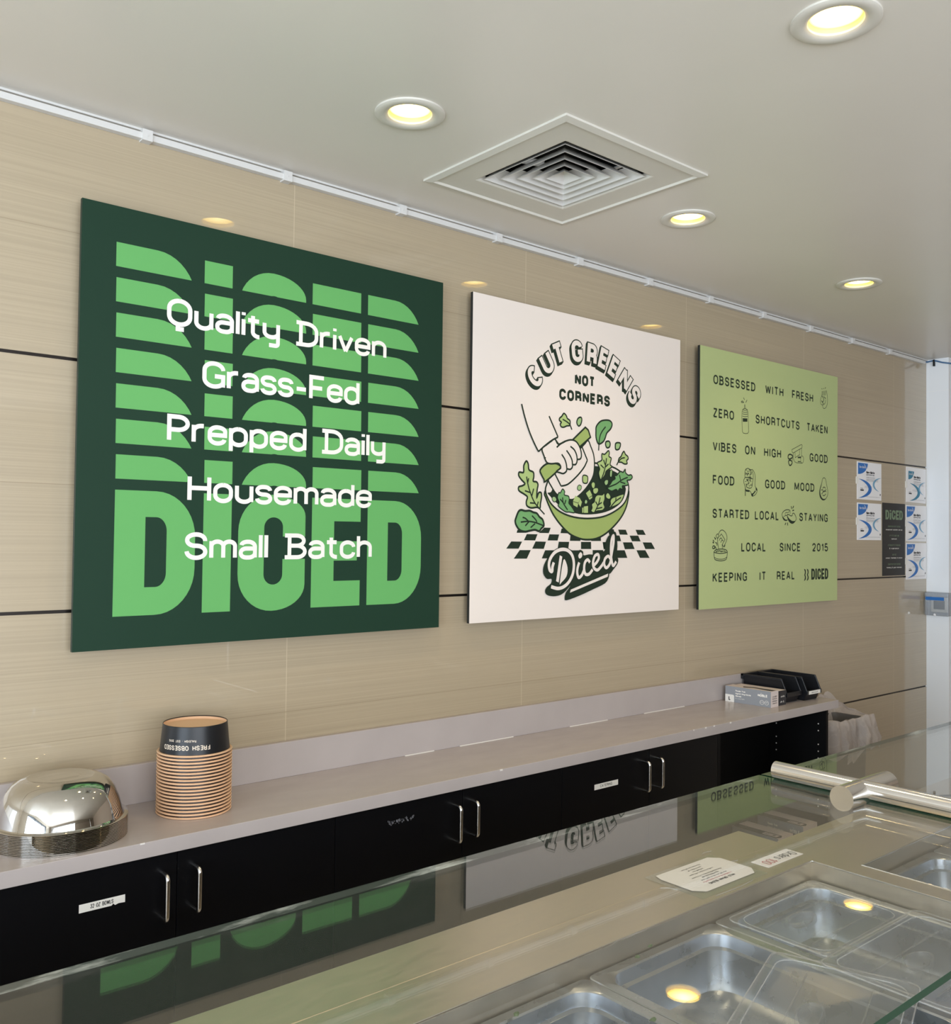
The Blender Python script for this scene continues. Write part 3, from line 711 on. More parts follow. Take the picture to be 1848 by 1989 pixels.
leaf(A2, [(1190, 1218), (1165, 1240), (1110, 1240), (1080, 1270), (1072, 1320), (1040, 1350), (1045, 1395), (1032, 1430), (1060, 1452), (1110, 1430), (1165, 1425), (1195, 1390), (1180, 1340), (1195, 1290)], PL, [[(1140, 1270), (1120, 1350), (1075, 1445)], [(1160, 1330), (1115, 1360)], [(1085, 1320), (1110, 1365)], [(1165, 1390), (1100, 1405)]], 17, .0045)
leaf(A2, [(1425, 1235), (1380, 1240), (1330, 1260), (1285, 1275), (1262, 1310), (1265, 1350), (1250, 1390), (1330, 1365), (1390, 1320)], PL, [[(1390, 1270), (1320, 1320), (1265, 1385)], [(1330, 1270), (1325, 1310)]], 17, .0045)
for pts, f in (([(935, 1010), (985, 1015), (992, 1060), (980, 1100), (935, 1090)], PL), ([(890, 1122), (915, 1135), (912, 1170), (890, 1188), (868, 1170), (872, 1140)], MD), ([(570, 1265), (600, 1262), (618, 1300), (595, 1325), (568, 1300)], MD),
               ([(1055, 1085), (1078, 1105), (1070, 1160), (1045, 1155), (1035, 1110)], PL), ([(1060, 1165), (1110, 1158), (1115, 1200), (1085, 1230), (1058, 1210)], PL), ([(1205, 1062), (1235, 1065), (1230, 1110), (1205, 1125), (1190, 1090)], MD), ([(1235, 1215), (1265, 1260), (1250, 1290), (1215, 1275), (1210, 1240)], PL), ([(970, 1295), (988, 1315), (980, 1345), (958, 1345), (955, 1315)], MD), ([(1270, 940), (1285, 950), (1278, 1020), (1258, 1020), (1258, 965)], MD)):
    shape(A2, pts, f, 17, .005 if f == PL and pts[0][0] < 1000 else .003)
for pts in ([(845, 1250), (900, 1280), (880, 1335), (815, 1315)], [(900, 1285), (922, 1325), (905, 1385), (880, 1345)], [(815, 1322), (878, 1342), (868, 1390), (820, 1362)], [(970, 1220), (1015, 1180), (1045, 1245), (1000, 1275)], [(1000, 1280), (1045, 1255), (1045, 1275), (1015, 1298)], [(945, 1380), (995, 1372), (995, 1455), (945, 1455)], [(925, 1395), (940, 1390), (940, 1450), (925, 1455)]):
    shape(A2, pts, PL, 17, 0, False)
art.build('salad_drawing', [M['a_dark'], M['w_panel'], M['a_sage'], M['a_pale'], M['a_leaf'], M['a_mid']], s2)

# script shop lettering at the foot of the drawing
art = wall_art()
for q in ([(1285, 535), (1310, 575), (1320, 700), (1310, 800), (1330, 850), (1315, 905), (1270, 965), (1245, 1000), (1228, 1010), (1222, 1050), (1180, 1115), (1050, 1180), (900, 1250), (750, 1305), (728, 1280), (740, 1220), (775, 1170), (790, 1140), (740, 1200), (680, 1245), (600, 1260), (530, 1245), (508, 1205), (525, 1160), (575, 1115), (580, 1065), (530, 1065), (490, 1010), (490, 930), (530, 840), (590, 760), (660, 715), (740, 705), (800, 740), (870, 760), (900, 738), (935, 760), (940, 800), (1000, 790), (1060, 790), (1100, 755), (1150, 760), (1180, 740), (1180, 680), (1215, 590)],):
    art.poly(smooth(A3(q), True, 3), 0, 20)
def scr(pts, w, l=22, mi=1): art.stroke(smooth(A3(pts), False, 7), w, mi, l)
SW = .0125
scr([(605, 880), (590, 930), (585, 980), (560, 965), (550, 900), (570, 830), (620, 765), (690, 735), (760, 745), (810, 800), (830, 890), (820, 1000), (780, 1090), (720, 1150), (650, 1172), (575, 1152)], .0135)
art.poly(A3([(672, 800), (700, 815), (660, 1105), (630, 1090)]), 1, 22)
art.poly(smooth(A3([(712, 855), (745, 885), (760, 960), (745, 1040), (690, 1105), (672, 1110)]), True, 3), 1, 22)
art.poly(smooth(A3([(905, 765), (925, 790), (915, 825), (890, 835), (880, 800)]), True, 3), 1, 22)
scr([(890, 880), (872, 940), (868, 1000), (885, 1050), (920, 1020), (945, 960)], SW)
scr([(1010, 880), (985, 850), (955, 880), (945, 950), (960, 1010), (1000, 1010), (1040, 960)], SW)
scr([(1045, 920), (1085, 880), (1110, 830), (1100, 790), (1065, 810), (1045, 880), (1055, 940), (1095, 965), (1140, 920), (1165, 880)], SW)
scr([(1240, 840), (1215, 810), (1180, 840), (1170, 900), (1195, 940), (1235, 890), (1255, 780), (1275, 660), (1275, 580), (1255, 620), (1245, 720), (1250, 830), (1270, 915), (1305, 870)], SW)
art.poly(A3([(795, 1185), (1215, 1005), (1210, 1040), (785, 1220)]), 1, 22)
art.build('script_lettering', [M['a_dark'], M['w_panel']], s2)

# --- sign three: sage green with condensed dark capitals and small drawings
s3 = sign('wall_sign', 'sage green square sign with seven lines of dark capitals and small food drawings, farthest right', 3.5035, 4.730, 1.3405, 2.540, M['sage'], M['board_edge'])
art = wall_art(); H3 = .0435; W3 = .0078
for s_, x0, x1, zb in (('O>SESSE<', 3.606, 3.946, 2.3745), ('WITH', 4.034, 4.196, 2.376), ('FRESH', 4.276, 4.479, 2.377), ('ZERO', 3.605, 3.770, 2.2205), ('SHORTCUTS', 3.951, 4.347, 2.222), ('TAKEN', 4.418, 4.626, 2.223),
                       ('VI>ES', 3.604, 3.790, 2.065), ('ON', 3.863, 3.948, 2.066), ('HIGH', 4.025, 4.176, 2.066), ('GOO<', 4.447, 4.627, 2.068), ('FOO<', 3.605, 3.775, 1.911), ('GOO<', 4.035, 4.214, 1.911), ('MOO<', 4.302, 4.493, 1.911),
                       ('STARTE<', 3.605, 3.899, 1.756), ('LOCAL', 3.948, 4.158, 1.756), ('STAYING', 4.349, 4.629, 1.756), ('LOCAL', 3.835, 4.043, 1.6015), ('SINCE', 4.167, 4.359, 1.6015), ('2015', 4.475, 4.632, 1.601),
                       ('KEEPING', 3.608, 3.883, 1.461), ('IT', 3.990, 4.044, 1.4605), ('REAL', 4.142, 4.306, 1.460)):
    art = wall_art(); text(art, s_, x0, zb, H3, W3, x1-x0, 0, 1, gap=.40); art.build('word', [M['a_dark']], s3)
art = wall_art()
xs = 4.466
for c, w in (('D', .035), ('I', .014), ('C', .034), ('E', .030), ('D', .035)):
    o, hs = block_letter(c, xs, xs+w, 1.455, 1.512); art.poly(o, 0, 1, hs); xs += w+.0055
for dx in (0, .026):
    art.poly(smooth([(4.396+dx, 1.511), (4.410+dx, 1.507), (4.413+dx, 1.492), (4.408+dx, 1.481), (4.414+dx, 1.470), (4.411+dx, 1.457), (4.396+dx, 1.451), (4.404+dx, 1.468), (4.398+dx, 1.481), (4.404+dx, 1.495)], True, 3), 0, 1)
art.build('shop_mark', [M['a_dark']], s3)
art = wall_art(); LT = .0028
def sk(f, pts, w=LT, closed=False, sm=True, l=1):
    q = f(pts); art.stroke(smooth(q, closed, 4) if sm and len(q) > 2 else q, w, 0, l, closed)
def blob(f, pts): art.poly(smooth(f(pts), True, 3), 0, 1)
B1 = tr(1370, 700, 1724/130); B2 = tr(1510, 720, 1193/120); B3 = tr(1420, 890, 1768/80); B4 = tr(1500, 900, 1848/130); B5 = tr(1374, 1010, 1313/66)
# squeeze bottle
sk(B1, [(955, 1320), (970, 1270), (1000, 1240), (1050, 1240), (1085, 1275), (1105, 1340), (1110, 1440), (1125, 1840), (1100, 1880), (1040, 1885), (980, 1870), (960, 1830), (950, 1480)], closed=True, sm=False)
for y in (1270, 1325, 1375, 1435): sk(B1, [(965, y), (1030, y+15), (1100, y+5)])
sk(B1, [(1022, 1130), (1012, 1240)]); sk(B1, [(1022, 1130), (1042, 1240)])
art.poly(B1([(970, 1490), (1090, 1495), (1090, 1580), (975, 1580)]), 0, 1)
for p in ([(990, 960), (1018, 1015)], [(1080, 1020), (1048, 1090)], [(1000, 1095), (970, 1050), (935, 1060), (945, 1085), (1000, 1085)]): sk(B1, p, .0035)
art.build('line_drawing', [M['a_dark']], s3); art = wall_art()
# finger and herb
sk(B2, [(955, 385), (972, 520), (970, 640), (940, 715), (900, 730), (880, 690), (885, 650)])
sk(B2, [(870, 400), (865, 470), (840, 560), (845, 640), (880, 660), (925, 630), (940, 560)])
for i in range(5): sk(B2, [(875+i*18, 395-i*3), (862+i*18, 480)])
for p in ([(865, 490), (890, 520), (900, 570), (880, 600), (855, 580)], [(900, 500), (940, 540)], [(870, 610), (900, 640)], [(860, 345), (872, 358)], [(898, 335), (902, 355)], [(938, 322), (925, 345)]): sk(B2, p, .0042)
art.build('line_drawing', [M['a_dark']], s3); art = wall_art()
# chopper machine
sk(B2, [(285, 1525), (470, 1425), (485, 1440), (480, 1490), (310, 1590), (290, 1570)], closed=True, sm=False)
for p in ([(435, 1510), (435, 1640)], [(470, 1495), (472, 1640)], [(345, 1575), (350, 1680), (430, 1625)], [(310, 1595), (315, 1700), (340, 1760), (380, 1780), (480, 1785)], [(300, 1620), (300, 1740)]): sk(B2, p, sm=False)
sk(B2, [(470, 1650), (500, 1660), (512, 1715), (495, 1780), (465, 1770), (455, 1710)], closed=True)
art.poly(B2([(400, 1660), (460, 1660), (458, 1690), (400, 1690)]), 0, 1); art.poly(B2([(400, 1745), (458, 1750), (458, 1765), (402, 1765)]), 0, 1)
sk(B2, [(215, 1690), (215, 1640), (245, 1615), (285, 1630), (300, 1660), (280, 1690), (240, 1705)], .007, True)
sk(B2, [(220, 1760), (240, 1730), (275, 1740), (290, 1775), (270, 1820), (240, 1825)], .007, True)
art.build('line_drawing', [M['a_dark']], s3); art = wall_art()
# heeled shoe full of grain
sk(B3, [(735, 430), (640, 490), (600, 640), (610, 820), (560, 940), (570, 1080), (620, 1250), (640, 1400)], .0035)
sk(B3, [(735, 430), (860, 500), (930, 490), (1020, 640), (1050, 830), (1040, 1060), (1050, 1220), (1120, 1310), (1130, 1420), (1060, 1560), (940, 1630), (890, 1590), (870, 1480), (800, 1400), (680, 1390), (640, 1330)], .0035)
sk(B3, [(900, 530), (960, 700), (960, 880), (930, 1060), (900, 1240), (820, 1290), (700, 1250), (650, 1180)], .0035)
sk(B3, [(625, 1250), (622, 1620)], .0055); sk(B3, [(650, 1390), (800, 1410)], .009); sk(B3, [(1080, 1290), (1110, 1390)], .008); sk(B3, [(890, 1540), (960, 1530), (1060, 1400)], .007); sk(B3, [(900, 1600), (960, 1590)], .010)
sk(B3, [(620, 830), (760, 830), (940, 890)], .004)
random.seed(3)
for i in range(60):
    y = random.uniform(480, 1200); x = random.uniform(640, 900); a = random.uniform(0, 6.28)
    sk(B3, [(x, y), (x+40*math.cos(a), y+30*math.sin(a)), (x+60*math.cos(a+1), y+50*math.sin(a+1))], .0022)
art.build('line_drawing', [M['a_dark']], s3); art = wall_art()
# avocado
sk(B4, [(1435, 400), (1400, 430), (1370, 560), (1330, 690), (1312, 800), (1325, 910), (1370, 990), (1425, 1015), (1480, 985), (1530, 900), (1545, 790), (1520, 640), (1490, 480), (1470, 420)], .0035, True)
blob(B4, [(1400, 440), (1370, 560), (1325, 690), (1308, 800), (1322, 920), (1370, 1000), (1425, 1022), (1480, 990), (1500, 960), (1440, 985), (1380, 950), (1340, 850), (1335, 740), (1365, 620)])
for p in ([(1400, 690), (1440, 655), (1480, 690)], [(1400, 870), (1440, 895), (1490, 840)], [(1360, 740), (1400, 730), (1410, 790), (1370, 850)], [(1410, 790), (1450, 760), (1500, 790)], [(1430, 800), (1500, 720)]): sk(B4, p, .0042)
art.build('line_drawing', [M['a_dark']], s3); art = wall_art()
# split bun
sk(B4, [(500, 1300), (430, 1280), (340, 1310), (280, 1390), (290, 1470), (330, 1560), (400, 1580), (430, 1550)], .004)
sk(B4, [(500, 1300), (505, 1400)]); sk(B4, [(490, 1320), (440, 1360), (380, 1360), (365, 1410), (400, 1440), (440, 1400)]); sk(B4, [(320, 1470), (360, 1450), (400, 1440)])
sk(B4, [(420, 1440), (460, 1415), (520, 1450), (560, 1440), (570, 1390), (610, 1380), (650, 1450), (670, 1530), (640, 1600), (580, 1655), (510, 1640), (450, 1560)], .004, True)
blob(B4, [(425, 1450), (480, 1530), (560, 1590), (650, 1590), (610, 1640), (560, 1660), (500, 1630), (445, 1555)]); blob(B4, [(285, 1460), (330, 1550), (400, 1590), (430, 1560), (370, 1550), (320, 1490)])
for p in ([(530, 1185), (548, 1260)], [(600, 1175), (575, 1240)], [(565, 1305), (610, 1295)], [(385, 1640), (360, 1700)], [(430, 1635), (435, 1715)]): sk(B4, p, .006)
art.build('line_drawing', [M['a_dark']], s3); art = wall_art()
# hand over pot
sk(B5, [(270, 1230), (300, 1260), (520, 1295), (740, 1260), (780, 1220), (720, 1150), (600, 1125), (450, 1130), (330, 1160)], .004, True)
sk(B5, [(262, 1220), (280, 1460), (330, 1540), (520, 1580), (710, 1540), (765, 1440), (785, 1220)], .0038); sk(B5, [(280, 1440), (380, 1500), (520, 1515), (660, 1500), (765, 1430)])
sk(B5, [(440, 550), (500, 430), (590, 390), (690, 460), (760, 600), (765, 740), (700, 920), (650, 1010)], .0035)
sk(B5, [(460, 620), (410, 700), (405, 820), (420, 960), (445, 1110)], .0035); sk(B5, [(595, 1110), (590, 1040), (580, 960), (620, 880), (690, 760), (550, 540), (480, 640)], .0035, sm=False)
sk(B5, [(400, 540), (350, 600), (350, 640), (410, 710), (450, 610), (430, 560)], .0035, True)
for p in ([(470, 800), (500, 720), (550, 700), (580, 770)], [(525, 880), (560, 800), (600, 780), (620, 830)], [(590, 950), (640, 1040), (690, 1000), (680, 950)]): sk(B5, p, .0035)
for p in ([(280, 670), (330, 730), (300, 740)], [(225, 770), (260, 830), (240, 890), (215, 840)], [(320, 870), (370, 900), (385, 990)], [(300, 1100), (220, 1100), (215, 1030), (270, 1000), (330, 1060), (350, 1140)], [(270, 1060), (310, 1070)]): sk(B5, p, .005)
for i in range(9): sk(B5, [(330+i*48, 1180+random.randint(-20, 30)), (360+i*45, 1220+random.randint(-20, 20)), (390+i*42, 1190)], .004)
art.build('line_drawing', [M['a_dark']], s3)

# ------------------------------------------------------------------ certificates and black poster by the corner
def cert(label, x0, x1, z0, z1, accent, tilt=0.0):
    cx, cz = (x0+x1)/2, (z0+z1)/2
    o = thing('certificate', label, 'certificate', (cx, 0, z0), 'certificates on the tiled wall')
    ca, sa = math.cos(tilt), math.sin(tilt)
    U = Vector((ca, 0, sa)); V = Vector((-sa, 0, ca)); w, h = (x1-x0), (z1-z0)
    org = Vector((cx, -.003, cz))-U*w/2-V*h/2
    m = MB(); R = Matrix(((ca, 0, -sa, cx), (0, 1, 0, 0), (sa, 0, ca, cz), (0, 0, 0, 1)))
    m.box(-w/2, w/2, -.003, 0, -h/2, h/2, 0, R); m.build('sheet', M['paper'], o)
    a = Art(org, U, V); a.STEP = .0006
    g = .012 if tilt == 0 else .04
    # corner badge
    rw, rh = w*.40, h*.30
    if tilt: rw *= .7; rh *= .8
    tl = (g*.6, h-g*.6)
    a.poly([tl]+[(tl[0]+rw*math.cos(t), tl[1]-rh*math.sin(t)) for t in [i*PI/24 for i in range(13)]], 1, 1)
    text(a, 'ServSafe', tl[0]+rw*.12, tl[1]-rh*.45, rh*.2, rh*.03, rw*.6, 0, 2)
    a.stroke([(tl[0]+rw*(.62+.2*math.sin(t)), tl[1]-rh*.1-rh*.5*t/2) for t in [i*.25 for i in range(9)]], .003, 0, 2)
    # swooshes
    def moon(cx_, cy_, rx, ry, a0, a1, wd, mi):
        q = [(cx_+rx*math.cos(t), cy_+ry*math.sin(t)) for t in [a0+(a1-a0)*i/24 for i in range(25)]]
        q2 = [(cx_+(rx-wd*math.sin(PI*i/24)**.8)*math.cos(t), cy_+(ry-wd*.6*math.sin(PI*i/24))*math.sin(t)) for i, t in [(i, a0+(a1-a0)*i/24) for i in range(25)]]
        a.poly(q+q2[::-1], mi, 1)
    moon(g, h*.29, w*.54, h*.25, PI/2, -PI/2, w*.13, 1)
    moon(w-g*.2, h*.42, w*.36, h*.19, PI/2, PI*1.42, w*.07, 4)
    text(a, 'ServSafe', w*.36, h*.70, h*.065, .0042, w*.34, 2, 1)
    text(a, 'CERTIFICATION', w*.36, h*.645, h*.04, .0022, w*.34, 3, 1)
    micro(a, w*.36, h*.585, w*.36, h*.030, 3, 1, align='l')
    for k in range(3): micro(a, w*.36, h*(.545-k*.025), w*.5, h*.016, 3, 1, align='l')
    for k in range(2): micro(a, w*.30, h*(.35-k*.03), w*.3, h*.014, 3, 1, align='l')
    micro(a, w*.30, h*.075, w*.64, h*.014, 3, 1, align='l')
    a.poly([(w*.12, h*.23), (w*.26, h*.23), (w*.26, h*.265), (w*.12, h*.265)], 2, 1); micro(a, w*.13, h*.28, w*.1, h*.03, 2, 1, align='l')
    a.poly([(w*.93, h*.13), (w*.96, h*.13), (w*.96, h*.18), (w*.93, h*.18)], 2, 1)
    a.build('printing', [M['paper'], accent, M['ink'], M['grey_ink'], M['pale_blue']], o)
    # strip of clear tape
    m = MB(); m.box(x0-.012, x0+.008, -.0042, -.0003, cz-.02, cz+.02); m.build('tape', M['s_white'], o)
cert('white certificate at the top left of the cluster, nearest the sage sign', 5.018, 5.300, 1.893, 2.106, M['blue'])
cert('white certificate below the top left one, left of the black poster', 5.020, 5.300, 1.664, 1.874, M['blue'])
cert('slightly tilted white certificate with teal badge, top of the right column by the corner', 5.616, 5.878, 1.896, 2.108, M['teal'], -.015)
cert('white certificate in the middle of the right column beside the black poster', 5.612, 5.882, 1.660, 1.878, M['blue'])
cert('white certificate at the bottom of the right column by the corner', 5.614, 5.882, 1.430, 1.650, M['blue'])
bp = thing('poster', 'narrow black poster with grey words among the white certificates', 'poster', (5.457, 0, 1.457))
m = MB(); m.box(5.317, 5.598, -.003, 0, 1.457, 1.883); m.build('sheet', M['poster_black'], bp)
a = Art((5.317, -.003, 1.457), (1, 0, 0), (0, 0, 1)); a.STEP = .0006; w, h = .281, .426
xs = .032
for c, bw in (('D', .046), ('I', .020), ('C', .046), ('E', .038), ('D', .046)):
    o, hs = block_letter(c, xs, xs+bw, h-.097, h-.041)
    if c == 'I':
        for z0_, z1_ in ((h-.097, h-.056), (h-.050, h-.041)): a.poly([(xs, z0_), (xs+bw, z0_), (xs+bw, z1_), (xs, z1_)], 1, 1)
    else: a.poly(o, 1, 1, hs)
    xs += bw+.0055
for t1, t2, z in (('demonstrate', 'exceptional customer service', .284), ('initiate', 'teamwork', .230), ('cleanliness', '& organization', .174), ('and', 'product, freshness, & rotation', .118), ('demonstrate', 'honesty & good manners', .062)):
    text(a, t1, w/2, z, .0125, .0020, min(.155, .0150*len(t1)), 1, 1, align='c'); text(a, t2, w/2, z-.018, .0085, .0017, min(.205, .0085*len(t2)), 0, 1, align='c')
a.build('printing', [M['s_white'], M['grey_green']], bp)

# thermostat under a clear lock box on the white wall
th = thing('thermostat', 'wall thermostat in a clear lock box with a blue label on the white tiled corner', 'thermostat', (XR, -.075, 1.21))
m = MB(); m.box(XR-.018, XR, -.130, -.035, 1.228, 1.322); m.build('body', M['s_white'], th, bevel=.004)
m = MB(); m.box(XR-.0195, XR-.018, -.117, -.052, 1.246, 1.298); m.build('display', P('grey_screen', (92, 98, 104), .3), th)
m = MB(); m.box(XR-.052, XR-.001, -.152, -.012, 1.208, 1.350); m.build('lock_box', M['acrylic'], th, bevel=.004)
m = MB(); m.box(XR-.0535, XR-.0522, -.128, -.018, 1.302, 1.322); m.build('blue_label', M['blue'], th)
m = MB(); m.tube([(XR-.05, -.078, 1.216), (XR-.066, -.078, 1.216)], .007, 16); m.build('lock', M['tube_steel'], th, smooth=40)

# ------------------------------------------------------------------ back counter
ZT, YF = .912, -.354
wt = thing('worktop', 'long grey laminate worktop with upstand along the tiled wall above black cabinets', 'worktop', (1.8, -.18, .874))
m = MB(); m.box(-1.4, 4.163, YF, -.001, .874, ZT); m.build('slab', M['worktop'], wt, bevel=.0015)
m = MB(); m.box(-1.4, 3.95, -.021, -.001, ZT, 1.020); m.build('upstand', M['worktop'], wt, bevel=.0015)
m = MB()
for p0, p1 in (((775, 1465), (830, 1455)), ((880, 1446), (983, 1428)), ((1090, 1408), (1166, 1396)), ((1240, 1384), (1316, 1370))):
    q0 = at(p0[0], p0[1], 2, ZT); q1 = at(p1[0], p1[1], 2, ZT)
    m.tube([(q0.x, -.0225, ZT+.001), (q1.x, -.0225, ZT+.001)], .0022, 6)
m.build('caulk_bead', M['caulk'], wt)
m = MB(); random.seed(5)
for px, py in ((1388, 1406), (1372, 1409), (1420, 1400), (1348, 1413), (975, 1496), (278, 1655)):
    q = at(px, py, 1, YF); m.box(q.x-.006*random.random()-.002, q.x+.004, YF-.0006, YF+.001, ZT-.003-.003*random.random(), ZT+.0003)
m.build('chipped_edge', M['caulk'], wt)

def handle(x, z0, z1, parent, name='handle'):
    y = -.334
    pts = []
    r = .012; yo = y-.034
    pts += [(x, y, z1), (x, yo+r, z1)]
    for i in range(1, 7):
        t = i/6*PI/2; pts.append((x, yo+r-r*math.sin(t), z1-r+r*math.cos(t)))
    for i in range(0, 7):
        t = i/6*PI/2; pts.append((x, yo+r-r*math.cos(t), z0+r-r*math.sin(t)))
    pts += [(x, y, z0)]
    m = MB(); m.tube(pts, .0056, 12); return m.build(name, M['handle'], parent, smooth=50)
def door(x0, x1, parent):
    m = MB(); m.box(x0+.0012, x1-.0012, -.334, -.316, .104, .871); return m.build('door', M['black_lam'], parent, bevel=.001)
def cabinet(label, x0, x1):
    c = thing('base_cabinet', label, 'cabinet', ((x0+x1)/2, -.18, 0), 'black base cabinets under the worktop')
    m = MB(); m.box(x0+.0005, x1-.0005, -.315, -.02, .1, .8735); m.box(x0+.0005, x1-.0005, -.27, -.02, 0, .1); m.build('body', M['black_lam'], c)
    return c
def label_strip(parent, x0, x1, zc, s_, seed, tilt=.0, micro_=False):
    a = Art((x0, -.334, zc-.010), (1, 0, tilt), (-tilt, 0, 1)); w = x1-x0; h = .0195
    a.poly([(0, 0), (w*.70, 0), (w*.74, h*.2), (w*.78, -h*.02), (w*.86, h*.1), (w, h*.05), (w, h), (0, h)] if not micro_ else [(0, 0), (w, 0), (w, h), (0, h)], 0, 1)
    text(a, s_, w*.24, h*.28, h*.50, .0014, w*.5, 1, 2, gap=.3)
    return a.build('label_strip', [M['s_white'], M['ink']], parent)
c0 = cabinet('black base cabinet left of the labelled one, at the left edge of the photo', -.41, .506)
for x0, x1, hx in ((-.41, .048, .010), (.048, .506, .086)): handle(hx, .716, .824, door(x0, x1, c0))
c1 = cabinet('black base cabinet with a thirty-two ounce bowls label, below the paper bowl stack', .506, 1.421)
d1 = door(.506, .963, c1); handle(.926, .714, .823, d1); label_strip(d1, .728, .835, .783, '32 OZ BOWLS', 1)
d2 = door(.963, 1.421, c1); handle(1.008, .717, .824, d2)
c2 = cabinet('black base cabinet with scraped label residue, second from the left with handles showing', 1.421, 2.329)
d3 = door(1.421, 1.885, c2); handle(1.852, .717, .826, d3)
m = MB(); random.seed(11)
for i in range(46):
    x = random.uniform(1.597, 1.692); z = .812+random.uniform(-.005, .007)
    m.box(x, x+random.uniform(.001, .005), -.3346, -.3335, z, z+random.uniform(.001, .006))
m.build('label_residue', M['grey_ink'], d3)
d4 = door(1.885, 2.329, c2); handle(1.922, .722, .828, d4)
c3 = cabinet('black base cabinet with a small white catering label, third with handles showing', 2.329, 3.234)
d5 = door(2.329, 2.798, c3); handle(2.760, .721, .828, d5); label_strip(d5, 2.494, 2.621, .773, 'CATERING', 2, 0, True)
d6 = door(2.798, 3.234, c3); handle(2.838, .722, .830, d6)
# open shelf unit at the right end
oc = thing('open_cabinet', 'open black shelf unit without doors at the right end of the counter', 'cabinet', (3.67, -.18, 0))
m = MB(); m.box(3.2345, 3.252, -.334, -.02, 0, .8735); m.build('side_panel', M['black_in'], oc)
m = MB(); m.box(4.086, 4.104, -.334, -.02, 0, .8735); m.build('side_panel', M['black_in'], oc)
m = MB(); m.box(3.252, 4.086, -.034, -.02, .08, .8735); m.build('back_panel', M['black_in'], oc)
m = MB(); m.box(3.252, 4.086, -.334, -.034, .245, .265); m.build('shelf', M['black_in'], oc)
m = MB(); m.box(3.252, 4.086, -.330, -.034, .0, .10); m.build('plinth', M['black_in'], oc)
m = MB()
for y in (-.295, -.075):
    for k in range(13):
        z = .80-.032*k
        if k % 4 == 2: continue
        m.tube([(4.0862, y, z), (4.0852, y, z)], .0032, 8)
m.build('shelf_pin_holes', M['caulk'], oc)

# ------------------------------------------------------------------ things on the counter
# stack of steel bowls, upside down
BX, BY = .728, -.181
NB = 14
ordn = ['topmost', 'second', 'third', 'fourth', 'fifth', 'sixth', 'seventh', 'eighth', 'ninth', 'tenth', 'eleventh', 'twelfth', 'thirteenth', 'fourteenth', 'fifteenth', 'sixteenth', 'seventeenth', 'eighteenth', 'nineteenth']
m = MB()
prof = [(.1555, .0), (.157, .0008), (.157, .0026), (.1545, .0034), (.1475, .0036), (.1445, .006), (.142, .016), (.1355, .042), (.1245, .068), (.109, .087), (.092, .0965), (.079, .1005), (.076, .1012), (.074, .1000), (.04, .0995), (.002, .0995)]
m.lathe(prof, (0, 0, 0), 72, cap1=True)
bowl = None
for k in range(NB):
    z = ZT+.0036*(NB-1-k)
    lab = ('topmost polished steel bowl, its dome showing, upside down on the left of the counter' if k == 0 else
           ('lowest' if k == NB-1 else ordn[k])+' steel bowl '+('from the top, ' if k < NB-1 else 'of the stack, ')+'only its rim edge showing in the upturned bowl stack')
    if bowl is None:
        bowl = m.build('steel_bowl', M['bowl_steel'], None, smooth=35); bowl.location = (BX, BY, z); tag(bowl, lab, 'bowl', 'upturned steel bowls on the counter')
    else:
        o = bowl.copy(); COL.objects.link(o); o.location = (BX, BY, z); o['label'] = lab

# stack of black paper bowls, upside down
CX_, CY_ = 1.078, -.166
NC = 19; SP = .0089
def cup(first):
    r = thing('paper_bowl', 'x', 'bowl', (CX_, CY_, ZT), 'upturned paper bowls on the counter')
    m = MB(); m.lathe([(.0915, .004), (.0845, .0765), (.0835, .0775), (.0825, .0765), (.0895, .004)], (CX_, CY_, ZT), 64); m.build('wall', M['cup_black'], r, smooth=35)
    m = MB(); m.lathe([(.0925, .0), (.0965, .0004), (.0985, .0026), (.0970, .0048), (.0925, .0052), (.0912, .0035)], (CX_, CY_, ZT), 64); m.build('rim', M['kraft'], r, smooth=50)
    m = MB(); m.lathe([(.0827, .0765), (.0825, .0700), (.0815, .0685), (.03, .0683), (.001, .0683)], (CX_, CY_, ZT), 64, cap1=True); m.build('base', M['kraft'], r, smooth=40)
    return r
c_ = cup(True)
zt = ZT+SP*(NC-1)
c_.location = (CX_, CY_, zt); c_['label'] = 'topmost black paper bowl showing cream upside-down words, upturned on its stack'
# wrapped upside-down words on the topmost bowl
def wrapped():
    m = MB()
    cam_ang = math.atan2(-DIST-CY_, 0-CX_)
    def pt(u, v, lift=.0006):
        # u metres along the wall (upside down print: reading direction runs to the viewer's left), v up in the print = down in the world
        z = .030-v; rad = .0915-.007*(z-.004)/.0725+lift
        ang = cam_ang+.44-u/rad
        return (CX_+rad*math.cos(ang), CY_+rad*math.sin(ang), ZT+z)
    a = Art((0, 0, 0), (1, 0, 0), (0, 1, 0))
    text(a, 'FRESH OBSESSED', 0, 0, .0122, .0022, .132, 0, 0, gap=.34)
    text(a, 'RALEIGH + EST 2015', .036, -.0145, .0058, .0010, .076, 0, 0, gap=.34)
    for f in a.mb.f:
        vs = [a.mb.v[i] for i in f]
        m.add([pt(v[0], v[1]) for v in vs], [tuple(range(len(vs)))])
    return m
wm = wrapped()
lo = bpy.data.meshes.new('lettering')
for i in range(1, NC):
    z = ZT+SP*(NC-1-i)
    dup(c_, (CX_, CY_, z), ('lowest' if i == NC-1 else ordn[i])+' paper bowl '+('from the top' if i < NC-1 else 'of the stack on the worktop')+', only its kraft rim showing', 'upturned paper bowls on the counter')
wm.build('lettering', M['cream'], c_)

